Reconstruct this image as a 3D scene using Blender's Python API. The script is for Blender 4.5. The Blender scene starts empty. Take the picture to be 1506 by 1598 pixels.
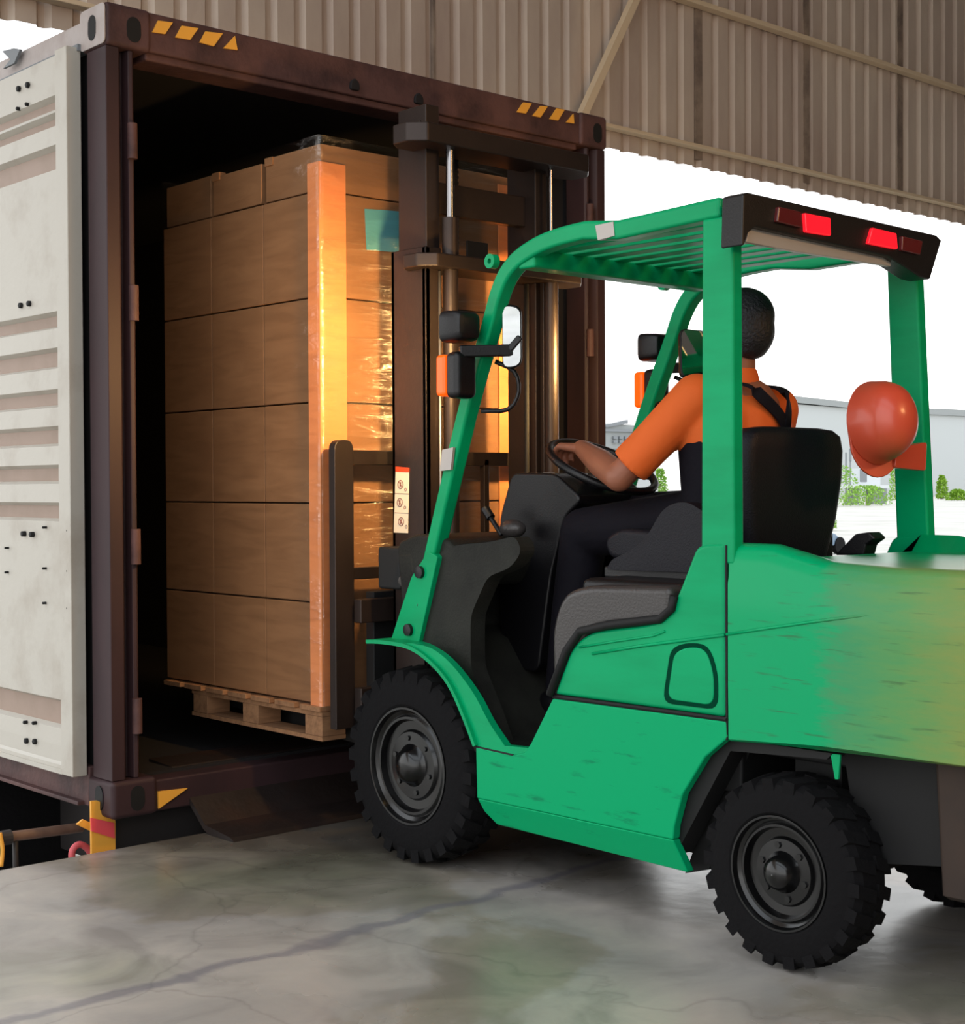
import bpy, bmesh, math, random
from mathutils import Vector, Matrix
random.seed(7)
sc = bpy.context.scene
col = sc.collection

# ------------------------------------------------------------------ camera
FPX = 2360.4
YAW, PITCH, ROLL, CAMH = math.radians(47.74), math.radians(-0.97), math.radians(-0.272), 1.2
_f = Vector((math.cos(YAW)*math.cos(PITCH), math.sin(YAW)*math.cos(PITCH), math.sin(PITCH)))
_r = Vector((math.sin(YAW), -math.cos(YAW), 0)); _u = _r.cross(_f)
_c, _s = math.cos(ROLL), math.sin(ROLL)
CR, CU, CF = _c*_r+_s*_u, -_s*_r+_c*_u, _f
cam_d = bpy.data.cameras.new('camera'); cam = bpy.data.objects.new('camera', cam_d); col.objects.link(cam)
cam.matrix_world = Matrix(((CR.x, CU.x, -CF.x, 0), (CR.y, CU.y, -CF.y, 0), (CR.z, CU.z, -CF.z, CAMH), (0, 0, 0, 1)))
cam_d.sensor_fit = 'VERTICAL'; cam_d.sensor_height = 36; cam_d.lens = 36*FPX/1598
cam_d.clip_start = .05; cam_d.clip_end = 1500
sc.camera = cam

def P(x, y, ax, val):
    """survey helper: photo pixel -> point on the world plane axis=val"""
    d = CR*((x-753)/FPX) - CU*((y-799)/FPX) + CF
    o = Vector((0, 0, CAMH)); t = (val-o[ax])/d[ax]
    return o + d*t
def SX(pts, x): return [(p.y, p.z) for p in (P(a, b, 0, x) for a, b in pts)]     # -> (Y,Z) on a side plane
def SY(pts, y): return [(p.x, p.z) for p in (P(a, b, 1, y) for a, b in pts)]     # -> (X,Z) on a front plane

# ------------------------------------------------------------------ world, lamps, exposure
w = bpy.data.worlds.new('sky'); sc.world = w; w.use_nodes = True
nt = w.node_tree; bg = nt.nodes['Background']
tc = nt.nodes.new('ShaderNodeTexCoord'); sp = nt.nodes.new('ShaderNodeSeparateXYZ')
rp = nt.nodes.new('ShaderNodeValToRGB')
rp.color_ramp.elements[0].position = 0.0; rp.color_ramp.elements[0].color = (1, .985, .96, 1)
rp.color_ramp.elements[1].position = 0.7; rp.color_ramp.elements[1].color = (.86, .93, 1, 1)
nt.links.new(tc.outputs['Generated'], sp.inputs[0]); nt.links.new(sp.outputs['Z'], rp.inputs[0])
nt.links.new(rp.outputs[0], bg.inputs['Color']); bg.inputs['Strength'].default_value = 2.15

def lamp(name, kind, loc, energy, color, size=None, rot=None, **kw):
    d = bpy.data.lights.new(name, kind); d.energy = energy; d.color = color
    if kind == 'AREA': d.shape = 'RECTANGLE'; d.size, d.size_y = size
    for k, v in kw.items(): setattr(d, k, v)
    o = bpy.data.objects.new(name, d); col.objects.link(o); o.location = loc
    if rot: o.rotation_euler = rot
    return o
def aim(o, tgt): o.rotation_euler = (Vector(tgt)-o.location).to_track_quat('-Z', 'Y').to_euler()
# unseen warm lamp added to give the tail a lens-flare tint
flare_fill = lamp('warm_flare_fill', 'AREA', (4.4, -1.8, 3.2), 60, (1, .55, .22), (1.2, .5)); aim(flare_fill, (3.3, 1.8, .8))
sc.view_settings.view_transform = 'Standard'; sc.view_settings.look = 'None'
sc.view_settings.exposure = 0.0; sc.view_settings.gamma = 1; sc.view_settings.use_curve_mapping = False

# ------------------------------------------------------------------ materials
def lin(c): return tuple((v/255/12.92 if v/255 <= .04045 else ((v/255+.055)/1.055)**2.4) for v in c)
def mat(name, rgb, rough=.5, metal=0, rgb2=None, nscale=4, nlo=.4, nhi=.7, bump=0, bscale=30, stretch=(1, 1, 1), coat=0, emit=None, espower=1, spec=.5, detail=6):
    m = bpy.data.materials.new(name); m.use_nodes = True
    n = m.node_tree; b = n.nodes['Principled BSDF']
    b.inputs['Base Color'].default_value = (*lin(rgb), 1); b.inputs['Roughness'].default_value = rough
    b.inputs['Metallic'].default_value = metal; b.inputs['Coat Weight'].default_value = coat
    b.inputs['Coat Roughness'].default_value = .12; b.inputs['Specular IOR Level'].default_value = spec
    t = n.nodes.new('ShaderNodeTexCoord'); mp = n.nodes.new('ShaderNodeMapping'); mp.inputs['Scale'].default_value = stretch
    n.links.new(t.outputs['Object'], mp.inputs[0])
    if rgb2:
        z = n.nodes.new('ShaderNodeTexNoise'); z.inputs['Scale'].default_value = nscale; z.inputs['Detail'].default_value = detail
        z.inputs['Roughness'].default_value = .62
        n.links.new(mp.outputs[0], z.inputs[0])
        r = n.nodes.new('ShaderNodeValToRGB'); r.color_ramp.elements[0].position = nlo; r.color_ramp.elements[1].position = nhi
        r.color_ramp.elements[0].color = (*lin(rgb), 1); r.color_ramp.elements[1].color = (*lin(rgb2), 1)
        n.links.new(z.outputs['Fac'], r.inputs[0]); n.links.new(r.outputs[0], b.inputs['Base Color'])
    if bump:
        z = n.nodes.new('ShaderNodeTexNoise'); z.inputs['Scale'].default_value = bscale; z.inputs['Detail'].default_value = 4
        n.links.new(mp.outputs[0], z.inputs[0])
        bp = n.nodes.new('ShaderNodeBump'); bp.inputs['Strength'].default_value = bump; bp.inputs['Distance'].default_value = .01
        n.links.new(z.outputs['Fac'], bp.inputs['Height']); n.links.new(bp.outputs[0], b.inputs['Normal'])
    if emit:
        b.inputs['Emission Color'].default_value = (*lin(emit), 1); b.inputs['Emission Strength'].default_value = espower
    return m

M = {}
M['green'] = mat('green_paint', (0, 166, 106), .36, coat=.04, spec=.16, rgb2=(0, 150, 94), nscale=3, stretch=(1, .6, 3))
M['green_worn'] = mat('green_scuffed', (0, 166, 106), .42, spec=.14, rgb2=(6, 122, 80), nscale=5, nlo=.6, nhi=.72, stretch=(1, 1.2, 7))
M['groove'] = mat('panel_gap', (0, 60, 40), .8, spec=.05)
M['black'] = mat('black_plastic', (12, 11, 15), .42, bump=.1, bscale=200)
M['frame_black'] = mat('chassis_black', (10, 10, 12), .7)
M['grey_plastic'] = mat('grey_plastic', (62, 58, 57), .3, bump=.15, bscale=150)
M['cowl'] = mat('dusty_cowl', (44, 44, 40), .6, spec=.2, rgb2=(28, 28, 26), nscale=6, bump=.2, bscale=120)
M['rubber'] = mat('tyre_rubber', (13, 12, 14), .85, spec=.2, bump=.3, bscale=60)
M['rim'] = mat('black_rim', (9, 9, 10), .22, coat=.3, spec=.4)
M['seat'] = mat('seat_vinyl', (17, 16, 25), .5, spec=.3, bump=.2, bscale=220)
M['mast'] = mat('mast_steel', (54, 43, 39), .42, metal=.4, rgb2=(40, 33, 31), nscale=3, bump=.06, bscale=60)
M['chrome'] = mat('chrome_rod', (150, 148, 150), .2, metal=1)
M['steel'] = mat('plain_steel', (150, 146, 142), .35, metal=.8)
M['silver'] = mat('silver_plate', (185, 178, 172), .4, metal=.3)
M['redlens'] = mat('red_lens', (225, 15, 30), .15, emit=(255, 30, 45), espower=.9, coat=.5)
M['darklens'] = mat('dark_red_lens', (95, 30, 30), .2, coat=.5)
M['amber'] = mat('amber_lens', (255, 90, 10), .2, emit=(255, 80, 5), espower=1.0)
M['white_lens'] = mat('headlamp_lens', (255, 220, 160), .2, emit=(255, 200, 110), espower=4)
M['mirror'] = mat('mirror_glass', (235, 240, 242), .03, metal=1)
M['cont'] = mat('container_paint', (94, 66, 63), .6, spec=.3, rgb2=(58, 41, 42), nscale=5, bump=.25, bscale=50)
M['post'] = mat('container_post', (58, 40, 43), .55, spec=.3, rgb2=(42, 31, 34), nscale=4, stretch=(1, 1, .3))
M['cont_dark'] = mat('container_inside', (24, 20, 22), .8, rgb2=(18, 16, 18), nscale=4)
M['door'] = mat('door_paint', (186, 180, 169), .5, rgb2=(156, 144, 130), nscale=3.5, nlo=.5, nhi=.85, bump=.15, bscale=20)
M['door_shade'] = mat('door_paint_shaded', (156, 134, 120), .55, rgb2=(138, 118, 102), nscale=3)
M['rail_white'] = mat('rail_white', (176, 166, 162), .55, rgb2=(160, 146, 140), nscale=8)
M['yellow'] = mat('yellow_mark', (240, 172, 66), .5)
M['redmark'] = mat('red_mark', (238, 84, 92), .4)
M['card'] = mat('cardboard', (144, 101, 65), .75, rgb2=(134, 92, 58), nscale=1.5, bump=.05, bscale=90, stretch=(1, 1, .3))
M['teal'] = mat('teal_sheet', (95, 165, 172), .5)
M['protector'] = mat('orange_board', (224, 138, 84), .5)
M['wood'] = mat('pallet_wood', (150, 108, 74), .8, rgb2=(120, 84, 56), nscale=9, stretch=(1, 6, 6))
M['wood_blue'] = mat('plank', (90, 70, 60), .8)
M['wall'] = mat('wall_sheet', (206, 190, 174), .6, rgb2=(180, 160, 148), nscale=1.6, stretch=(1, 1, .35), bump=.1)
M['wall_dark'] = mat('wall_seam', (160, 142, 126), .7, rgb2=(104, 90, 82), nscale=5)
M['rail_cream'] = mat('cream_rail', (226, 204, 172), .5)
M['roof'] = mat('roof_sheet', (120, 112, 104), .7)
M['ground'] = mat('yard_ground', (190, 186, 178), .9, rgb2=(170, 166, 158), nscale=.3)
M['bwhite'] = mat('far_wall', (176, 180, 180), .8)
M['broof'] = mat('far_roof', (140, 144, 144), .7)
M['leaf'] = mat('leaf', (150, 190, 80), .6, rgb2=(110, 165, 60), nscale=.8)
M['palm'] = mat('palm_leaf', (130, 170, 50), .6)
M['helmet'] = mat('helmet_orange', (214, 82, 56), .35, coat=.3)
M['skin'] = mat('skin', (150, 92, 68), .5)
M['hair'] = mat('hair', (24, 22, 30), .5, bump=.6, bscale=120)
M['shirt'] = mat('orange_shirt', (226, 100, 32), .8, bump=.3, bscale=25)
M['overall'] = mat('navy_overall', (15, 13, 22), .8, spec=.2, bump=.4, bscale=22)
M['redhose'] = mat('red_hose', (214, 90, 96), .5)
M['rust'] = mat('rusty_plate', (34, 26, 24), .5, rgb2=(58, 36, 28), nscale=3, nlo=.5, nhi=.8, bump=.3, bscale=20)
M['trailer'] = mat('trailer_frame', (44, 40, 40), .6)
M['pipe'] = mat('brown_pipe', (120, 92, 76), .5, rgb2=(90, 66, 56), nscale=9)
M['ac'] = mat('ac_grey', (196, 200, 202), .6)
M['ac_dark'] = mat('ac_grille', (120, 124, 128), .6)
M['sticker'] = mat('sticker_white', (226, 214, 190), .5)
M['sticker_red'] = mat('sticker_red', (215, 70, 30), .5)
M['ink'] = mat('ink', (110, 40, 30), .6)
M['car'] = mat('car_blue', (110, 130, 150), .3)
M['grille'] = mat('red_brown_panel', (120, 62, 52), .5, rgb2=(100, 50, 44), nscale=6)

def counterweight_mat():
    """scuffed paint on the heavy casting: lens-flare warmth painted as olive, growing to the tail in ragged patches"""
    m = mat('counterweight_paint', (0, 166, 106), .32, coat=.06, spec=.2); n = m.node_tree; b = n.nodes['Principled BSDF']
    t = n.nodes.new('ShaderNodeTexCoord'); s = n.nodes.new('ShaderNodeSeparateXYZ'); n.links.new(t.outputs['Object'], s.inputs[0])
    mp = n.nodes.new('ShaderNodeMapping'); mp.inputs['Scale'].default_value = (1, 1, 5); n.links.new(t.outputs['Object'], mp.inputs[0])
    z = n.nodes.new('ShaderNodeTexNoise'); z.inputs['Scale'].default_value = 9; z.inputs['Detail'].default_value = 9; z.inputs['Roughness'].default_value = .7
    n.links.new(mp.outputs[0], z.inputs[0])
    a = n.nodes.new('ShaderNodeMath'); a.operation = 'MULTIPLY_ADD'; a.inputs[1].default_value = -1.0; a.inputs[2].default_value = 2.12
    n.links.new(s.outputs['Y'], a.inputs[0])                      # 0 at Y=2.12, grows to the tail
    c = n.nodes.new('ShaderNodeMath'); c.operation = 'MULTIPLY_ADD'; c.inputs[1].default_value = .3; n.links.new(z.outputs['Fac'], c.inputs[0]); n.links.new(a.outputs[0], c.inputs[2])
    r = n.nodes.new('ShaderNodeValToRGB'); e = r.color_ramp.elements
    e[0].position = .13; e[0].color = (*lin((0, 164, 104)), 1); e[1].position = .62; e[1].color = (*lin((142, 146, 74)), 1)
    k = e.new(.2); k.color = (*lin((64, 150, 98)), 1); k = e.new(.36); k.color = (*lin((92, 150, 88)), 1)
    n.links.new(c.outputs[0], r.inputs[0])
    # dark scuff streaks
    z2 = n.nodes.new('ShaderNodeTexNoise'); z2.inputs['Scale'].default_value = 14; z2.inputs['Detail'].default_value = 8
    mp2 = n.nodes.new('ShaderNodeMapping'); mp2.inputs['Scale'].default_value = (1, .5, 6); n.links.new(t.outputs['Object'], mp2.inputs[0]); n.links.new(mp2.outputs[0], z2.inputs[0])
    r2 = n.nodes.new('ShaderNodeValToRGB'); r2.color_ramp.elements[0].position = .62; r2.color_ramp.elements[1].position = .72
    r2.color_ramp.elements[1].color = (.55, .55, .55, 1)
    n.links.new(z2.outputs['Fac'], r2.inputs[0])
    mx = n.nodes.new('ShaderNodeMix'); mx.data_type = 'RGBA'; n.links.new(r2.outputs[0], mx.inputs['Factor'])
    n.links.new(r.outputs[0], mx.inputs['A']); mx.inputs['B'].default_value = (*lin((60, 90, 60)), 1)
    n.links.new(mx.outputs['Result'], b.inputs['Base Color'])
    return m
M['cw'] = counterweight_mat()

def floor_mat():
    m = bpy.data.materials.new('polished_concrete'); m.use_nodes = True; n = m.node_tree; b = n.nodes['Principled BSDF']
    t = n.nodes.new('ShaderNodeTexCoord')
    def noise(sc_, det, dist=0, off=(0, 0, 0)):
        mp = n.nodes.new('ShaderNodeMapping'); mp.inputs['Location'].default_value = off; n.links.new(t.outputs['Object'], mp.inputs[0])
        z = n.nodes.new('ShaderNodeTexNoise'); z.inputs['Scale'].default_value = sc_; z.inputs['Detail'].default_value = det; z.inputs['Distortion'].default_value = dist
        n.links.new(mp.outputs[0], z.inputs[0]); return z
    def ramp(z, stops):
        r = n.nodes.new('ShaderNodeValToRGB'); e = r.color_ramp.elements
        e[0].position, e[0].color = stops[0][0], (*lin(stops[0][1]), 1); e[1].position, e[1].color = stops[-1][0], (*lin(stops[-1][1]), 1)
        for p_, c_ in stops[1:-1]: k = e.new(p_); k.color = (*lin(c_), 1)
        n.links.new(z.outputs['Fac'], r.inputs[0]); return r
    a = ramp(noise(.9, 6, .25), [(.3, (140, 138, 120)), (.43, (168, 160, 148)), (.46, (186, 180, 174)), (.6, (204, 196, 188)), (.75, (178, 178, 158))])
    d = ramp(noise(3.1, 9, 1.0, (3, 1, 0)), [(.35, (150, 150, 150)), (.5, (215, 215, 215)), (.7, (255, 250, 245))])
    mx = n.nodes.new('ShaderNodeMix'); mx.data_type = 'RGBA'; mx.blend_type = 'MULTIPLY'; mx.inputs['Factor'].default_value = .5
    n.links.new(a.outputs[0], mx.inputs['A']); n.links.new(d.outputs[0], mx.inputs['B'])
    # hair cracks
    v = n.nodes.new('ShaderNodeTexVoronoi'); v.feature = 'DISTANCE_TO_EDGE'; v.inputs['Scale'].default_value = 1.1
    dz = noise(2.2, 5); add = n.nodes.new('ShaderNodeMix'); add.data_type = 'VECTOR'; add.inputs['Factor'].default_value = .25
    n.links.new(t.outputs['Object'], add.inputs['A']); n.links.new(dz.outputs['Color'], add.inputs['B']); n.links.new(add.outputs['Result'], v.inputs['Vector'])
    cr = n.nodes.new('ShaderNodeValToRGB'); cr.color_ramp.elements[0].color = (.3, .3, .3, 1); cr.color_ramp.elements[1].position = .006
    n.links.new(v.outputs['Distance'], cr.inputs[0])
    mx2 = n.nodes.new('ShaderNodeMix'); mx2.data_type = 'RGBA'; mx2.blend_type = 'MULTIPLY'; mx2.inputs['Factor'].default_value = .22
    n.links.new(mx.outputs['Result'], mx2.inputs['A']); n.links.new(cr.outputs[0], mx2.inputs['B'])
    # grey damp streak across the slab and tyre-rubber staining blended with painted-in shade by the truck and plate
    p0, p1 = P(40, 1592, 2, 0), P(600, 1440, 2, 0); dd = (p1-p0).normalized(); nn = Vector((-dd.y, dd.x, 0))
    def math_(op, a_, b_=None, c_=None):
        q = n.nodes.new('ShaderNodeMath'); q.operation = op
        for i_, v_ in enumerate((a_, b_, c_)):
            if v_ is None: continue
            if isinstance(v_, (int, float)): q.inputs[i_].default_value = v_
            else: n.links.new(v_, q.inputs[i_])
        return q.outputs[0]
    sx = n.nodes.new('ShaderNodeSeparateXYZ'); n.links.new(t.outputs['Object'], sx.inputs[0])
    wob = noise(3.5, 6, .3, (5, 5, 0)).outputs['Fac']
    dist = math_('ADD', math_('MULTIPLY', sx.outputs['X'], nn.x), math_('MULTIPLY', sx.outputs['Y'], nn.y))
    dist = math_('ABSOLUTE', math_('ADD', math_('SUBTRACT', dist, nn.dot(p0)), math_('MULTIPLY', math_('SUBTRACT', wob, .5), .22)))
    st = n.nodes.new('ShaderNodeMapRange'); st.inputs['From Min'].default_value = .035; st.inputs['From Max'].default_value = .012; st.inputs['To Min'].default_value = 0; st.inputs['To Max'].default_value = .55
    n.links.new(dist, st.inputs[0])
    m3 = n.nodes.new('ShaderNodeMix'); m3.data_type = 'RGBA'; n.links.new(st.outputs[0], m3.inputs['Factor'])
    n.links.new(mx2.outputs['Result'], m3.inputs['A']); m3.inputs['B'].default_value = (*lin((112, 110, 124)), 1)
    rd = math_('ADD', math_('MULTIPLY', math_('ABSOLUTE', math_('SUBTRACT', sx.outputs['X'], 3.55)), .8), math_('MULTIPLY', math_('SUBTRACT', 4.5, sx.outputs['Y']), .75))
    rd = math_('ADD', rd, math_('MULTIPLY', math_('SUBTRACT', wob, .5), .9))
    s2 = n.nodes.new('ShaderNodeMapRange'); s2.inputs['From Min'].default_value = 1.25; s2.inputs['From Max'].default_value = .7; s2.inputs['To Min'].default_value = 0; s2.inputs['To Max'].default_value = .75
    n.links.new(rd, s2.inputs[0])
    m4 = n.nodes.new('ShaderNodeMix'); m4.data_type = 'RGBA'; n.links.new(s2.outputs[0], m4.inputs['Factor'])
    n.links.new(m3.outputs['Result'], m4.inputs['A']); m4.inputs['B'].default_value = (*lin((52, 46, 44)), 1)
    n.links.new(m4.outputs['Result'], b.inputs['Base Color'])
    rr = n.nodes.new('ShaderNodeMapRange'); rr.inputs['To Min'].default_value = .16; rr.inputs['To Max'].default_value = .36
    n.links.new(noise(1.4, 5, .4, (7, 2, 0)).outputs['Fac'], rr.inputs[0]); n.links.new(rr.outputs[0], b.inputs['Roughness'])
    bp = n.nodes.new('ShaderNodeBump'); bp.inputs['Strength'].default_value = .12; bp.inputs['Distance'].default_value = .02
    n.links.new(noise(7, 5).outputs['Fac'], bp.inputs['Height']); n.links.new(bp.outputs[0], b.inputs['Normal'])
    return m
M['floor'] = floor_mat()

def film_mat():
    m = bpy.data.materials.new('stretch_film'); m.use_nodes = True; n = m.node_tree; n.nodes.clear()
    o = n.nodes.new('ShaderNodeOutputMaterial'); tr = n.nodes.new('ShaderNodeBsdfTransparent'); g = n.nodes.new('ShaderNodeBsdfGlossy')
    g.inputs['Roughness'].default_value = .18; g.inputs['Color'].default_value = (1, .97, .93, 1)
    mx = n.nodes.new('ShaderNodeMixShader'); t = n.nodes.new('ShaderNodeTexCoord'); mp = n.nodes.new('ShaderNodeMapping')
    mp.inputs['Scale'].default_value = (2.2, 2.2, 14); mp.inputs['Rotation'].default_value = (0, .25, 0)
    z = n.nodes.new('ShaderNodeTexNoise'); z.inputs['Scale'].default_value = 2; z.inputs['Detail'].default_value = 5; z.inputs['Distortion'].default_value = .8
    n.links.new(t.outputs['Object'], mp.inputs[0]); n.links.new(mp.outputs[0], z.inputs[0])
    bp = n.nodes.new('ShaderNodeBump'); bp.inputs['Strength'].default_value = .7; bp.inputs['Distance'].default_value = .02
    n.links.new(z.outputs['Fac'], bp.inputs['Height']); n.links.new(bp.outputs[0], g.inputs['Normal'])
    r = n.nodes.new('ShaderNodeMapRange'); r.inputs['From Min'].default_value = .35; r.inputs['From Max'].default_value = .75; r.inputs['To Min'].default_value = .03; r.inputs['To Max'].default_value = .2
    n.links.new(z.outputs['Fac'], r.inputs[0]); n.links.new(r.outputs[0], mx.inputs[0])
    n.links.new(tr.outputs[0], mx.inputs[1]); n.links.new(g.outputs[0], mx.inputs[2]); n.links.new(mx.outputs[0], o.inputs[0])
    return m
M['film'] = film_mat()

# ------------------------------------------------------------------ mesh helpers
class MB:
    def __init__(s): s.bm = bmesh.new()
    def hexa(s, v):      # 8 corners: bottom 4, top 4
        b = [s.bm.verts.new(p) for p in v]
        for f in ((3, 2, 1, 0), (4, 5, 6, 7), (0, 1, 5, 4), (1, 2, 6, 5), (2, 3, 7, 6), (3, 0, 4, 7)): s.bm.faces.new([b[i] for i in f])
        return s
    def box(s, x0, x1, y0, y1, z0, z1):
        return s.hexa([(x0, y0, z0), (x1, y0, z0), (x1, y1, z0), (x0, y1, z0), (x0, y0, z1), (x1, y0, z1), (x1, y1, z1), (x0, y1, z1)])
    def prism(s, poly, a0, a1, ax=0, shift=None):
        """poly of 2-D points in the plane across axis ax, extruded a0..a1; shift(u,v)->offset along ax"""
        def mk(u, v, a):
            if shift: a += shift(u, v)
            return ((a, u, v), (u, a, v), (u, v, a))[ax]
        A = [s.bm.verts.new(mk(u, v, a0)) for u, v in poly]; B = [s.bm.verts.new(mk(u, v, a1)) for u, v in poly]
        n = len(poly); s.bm.faces.new(A[::-1]); s.bm.faces.new(B)
        for i in range(n): j = (i+1) % n; s.bm.faces.new((A[i], A[j], B[j], B[i]))
        return s
    def loft(s, rings, cap=True, closed=True):
        R = [[s.bm.verts.new(p) for p in r] for r in rings]; n = len(R[0])
        for a, b in zip(R, R[1:]):
            for i in range(n if closed else n-1):
                j = (i+1) % n; s.bm.faces.new((a[i], a[j], b[j], b[i]))
        if cap and closed: s.bm.faces.new(R[0][::-1]); s.bm.faces.new(R[-1])
        return s
    def tube(s, pts, r, n=10):
        pts = [Vector(p) for p in pts]; rr = r if isinstance(r, (list, tuple)) else [r]*len(pts); rings = []
        up = None
        for i, p in enumerate(pts):
            t = (pts[min(i+1, len(pts)-1)]-pts[max(i-1, 0)]).normalized()
            if up is None: up = Vector((0, 0, 1)) if abs(t.z) < .9 else Vector((1, 0, 0))
            a = t.cross(up).normalized(); bb = a.cross(t).normalized(); up = bb
            rings.append([p + (a*math.cos(q)+bb*math.sin(q))*rr[i] for q in (2*math.pi*k/n for k in range(n))])
        return s.loft(rings)
    def cyl(s, a, b, r, n=16): return s.tube([a, b], r, n)
    def bar(s, a, b, w_, h_):
        a, b = Vector(a), Vector(b); t = (b-a).normalized(); up = Vector((0, 0, 1)) if abs(t.z) < .9 else Vector((0, 1, 0))
        x = t.cross(up).normalized()*w_/2; y = x.cross(t).normalized()*h_/2
        return s.hexa([a-x-y, a+x-y, a+x+y, a-x+y, b-x-y, b+x-y, b+x+y, b-x+y])
    def lathe(s, prof, c, ax=0, n=48, cap=True):
        """prof [(axial, radius)] about an axis through c"""
        c = Vector(c); rings = []
        for a, r in prof:
            ring = []
            for k in range(n):
                q = 2*math.pi*k/n; u, v = r*math.cos(q), r*math.sin(q)
                ring.append(c+Vector(((a, u, v), (u, a, v), (u, v, a))[ax]))
            rings.append(ring)
        return s.loft(rings, cap=cap)
    def ball(s, c, r, n=14, rot=None):
        r = r if isinstance(r, (list, tuple)) else (r, r, r)
        m_ = Matrix.Translation(Vector(c)) @ (rot or Matrix()) @ Matrix.Diagonal((*r, 1))
        bmesh.ops.create_uvsphere(s.bm, u_segments=n*2, v_segments=n, radius=1, matrix=m_); return s
    def build(s, name, m, parent=None, bevel=0, smooth=False, seg=2, auto=40):
        bmesh.ops.recalc_face_normals(s.bm, faces=s.bm.faces)
        me = bpy.data.meshes.new(name); s.bm.to_mesh(me); s.bm.free()
        for mm in (m if isinstance(m, list) else [m]): me.materials.append(mm)
        o = bpy.data.objects.new(name, me); col.objects.link(o)
        if parent: o.parent = parent
        if smooth:
            me.shade_smooth()
            if smooth == 'auto':
                try: me.set_sharp_from_angle(angle=math.radians(auto))
                except Exception: pass
        if bevel:
            md = o.modifiers.new('bevel', 'BEVEL'); md.width = bevel; md.segments = seg; md.limit_method = 'ANGLE'; md.angle_limit = math.radians(32)
            me.shade_smooth()
            if hasattr(md, 'harden_normals'): md.harden_normals = True
        return o
def tag(o, label=None, cat=None, group=None, kind=None):
    if label: o['label'] = label
    if cat: o['category'] = cat
    if group: o['group'] = group
    if kind: o['kind'] = kind
    return o
def empty(name, loc=(0, 0, 0), **kw):
    o = bpy.data.objects.new(name, None); col.objects.link(o); o.location = (0, 0, 0); o.empty_display_size = .1
    return tag(o, **kw)
def rounded(poly, r, n=4):
    out = []; N = len(poly)
    for i in range(N):
        p0, p, p1 = Vector(poly[i-1]), Vector(poly[i]), Vector(poly[(i+1) % N])
        ri = r[i] if isinstance(r, (list, tuple)) else r
        a, b = (p0-p), (p1-p); la, lb = a.length, b.length; d = min(ri, la*.48, lb*.48)
        if d < 1e-5: out.append(tuple(p)); continue
        A, B = p+a/la*d, p+b/lb*d
        for k in range(n+1):
            t = k/n; q = A*(1-t)**2+p*2*t*(1-t)+B*t*t; out.append(tuple(q))
    return out
def smoothpath(pts, n=6):
    """Catmull-Rom through points"""
    V = [Vector(p) for p in pts]; V = [V[0]*2-V[1]]+V+[V[-1]*2-V[-2]]; out = []
    for i in range(1, len(V)-2):
        for k in range(n):
            t = k/n; a, b, c, d = V[i-1:i+3]
            out.append(.5*((2*b)+(c-a)*t+(2*a-5*b+4*c-d)*t*t+(3*b-a-3*c+d)*t**3))
    out.append(V[-2]); return out
def ribbon(path, t0, t1=0):
    """2-D polyline offset to both sides -> polygon"""
    p = [Vector(q) for q in path]; L, Rr = [], []
    for i, q in enumerate(p):
        d = (p[min(i+1, len(p)-1)]-p[max(i-1, 0)]).normalized(); nrm = Vector((-d.y, d.x))
        L.append(tuple(q+nrm*t0)); Rr.append(tuple(q-nrm*t1))
    return L+Rr[::-1]

# ================================================================== SETTING
slab = MB(); slab.box(-14, 26, -14, 4.53, -1.25, 0)
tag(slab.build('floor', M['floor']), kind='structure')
tag(MB().box(-400, 600, -14.2, 700, -1.4, -1.25).build('ground', M['ground']), kind='structure')
tag(MB().box(-3.5, -2.6, -9, 6.1, 7.2, 7.35).box(0.2, 26, -9, 6.1, 7.2, 7.35).build('ceiling', M['roof']), kind='structure')   # gap added between the two roof sheets to brighten the floor
tag(MB().box(26, 26.2, -9, 6.1, -1.25, 7.2).build('wall_right', M['wall']), kind='structure')
tag(MB().box(-3.5, 26, -9.2, -9, -1.25, 7.2).build('wall_back', M['roof']), kind='structure')

# corrugated end wall above the opening (plane Y = 6)
def wall():
    b = MB(); x = -14.0; pitch = .165; pts = []
    while x < 26:
        pts += [(x, 0), (x+.095, 0), (x+.115, .028), (x+.145, .028)]; x += pitch
    z0, z1 = 3.155, 7.2
    rows = [[b.bm.verts.new((px, 6.0+dy, z)) for px, dy in pts] for z in (z0, z1)]
    back = [[b.bm.verts.new((px, 6.004+dy, z)) for px, dy in pts] for z in (z0, z1)]
    for i in range(len(pts)-1):
        b.bm.faces.new((rows[0][i], rows[0][i+1], rows[1][i+1], rows[1][i])); b.bm.faces.new((back[0][i], back[1][i], back[1][i+1], back[0][i+1]))
        b.bm.faces.new((rows[0][i], back[0][i], back[0][i+1], rows[0][i+1]))
    return tag(b.build('wall_front', M['wall']), kind='structure')
wall()
k = 0
for zc, hh in ((3.262, .022), (4.13, .03), (5.2, .03), (6.2, .03)):
    k += 1
    tag(MB().box(-14, 26, 5.93, 5.995, zc-hh/2, zc+hh/2).build('trim_%d' % k, M['rail_cream'], bevel=.004), kind='structure')
for px in (680, 1092, 1260, 1406):
    k += 1; x = P(px, 220, 1, 5.99).x
    tag(MB().box(x-(.008 if px < 700 else .034), x+(.008 if px < 700 else .034), 5.996, 6.02, 3.2, 7.2).build('trim_%d' % k, M['wall_dark']), kind='structure')
a, b_ = P(912, 172, 1, 5.9), P(990, 0, 1, 5.9)
d_ = (b_-a)
tag(MB().bar(a-d_*.12, a+d_*4.4, .045, .045).build('diagonal_brace', M['rail_cream']), 'cream steel brace slanting up across the corrugated wall', 'brace')

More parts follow.
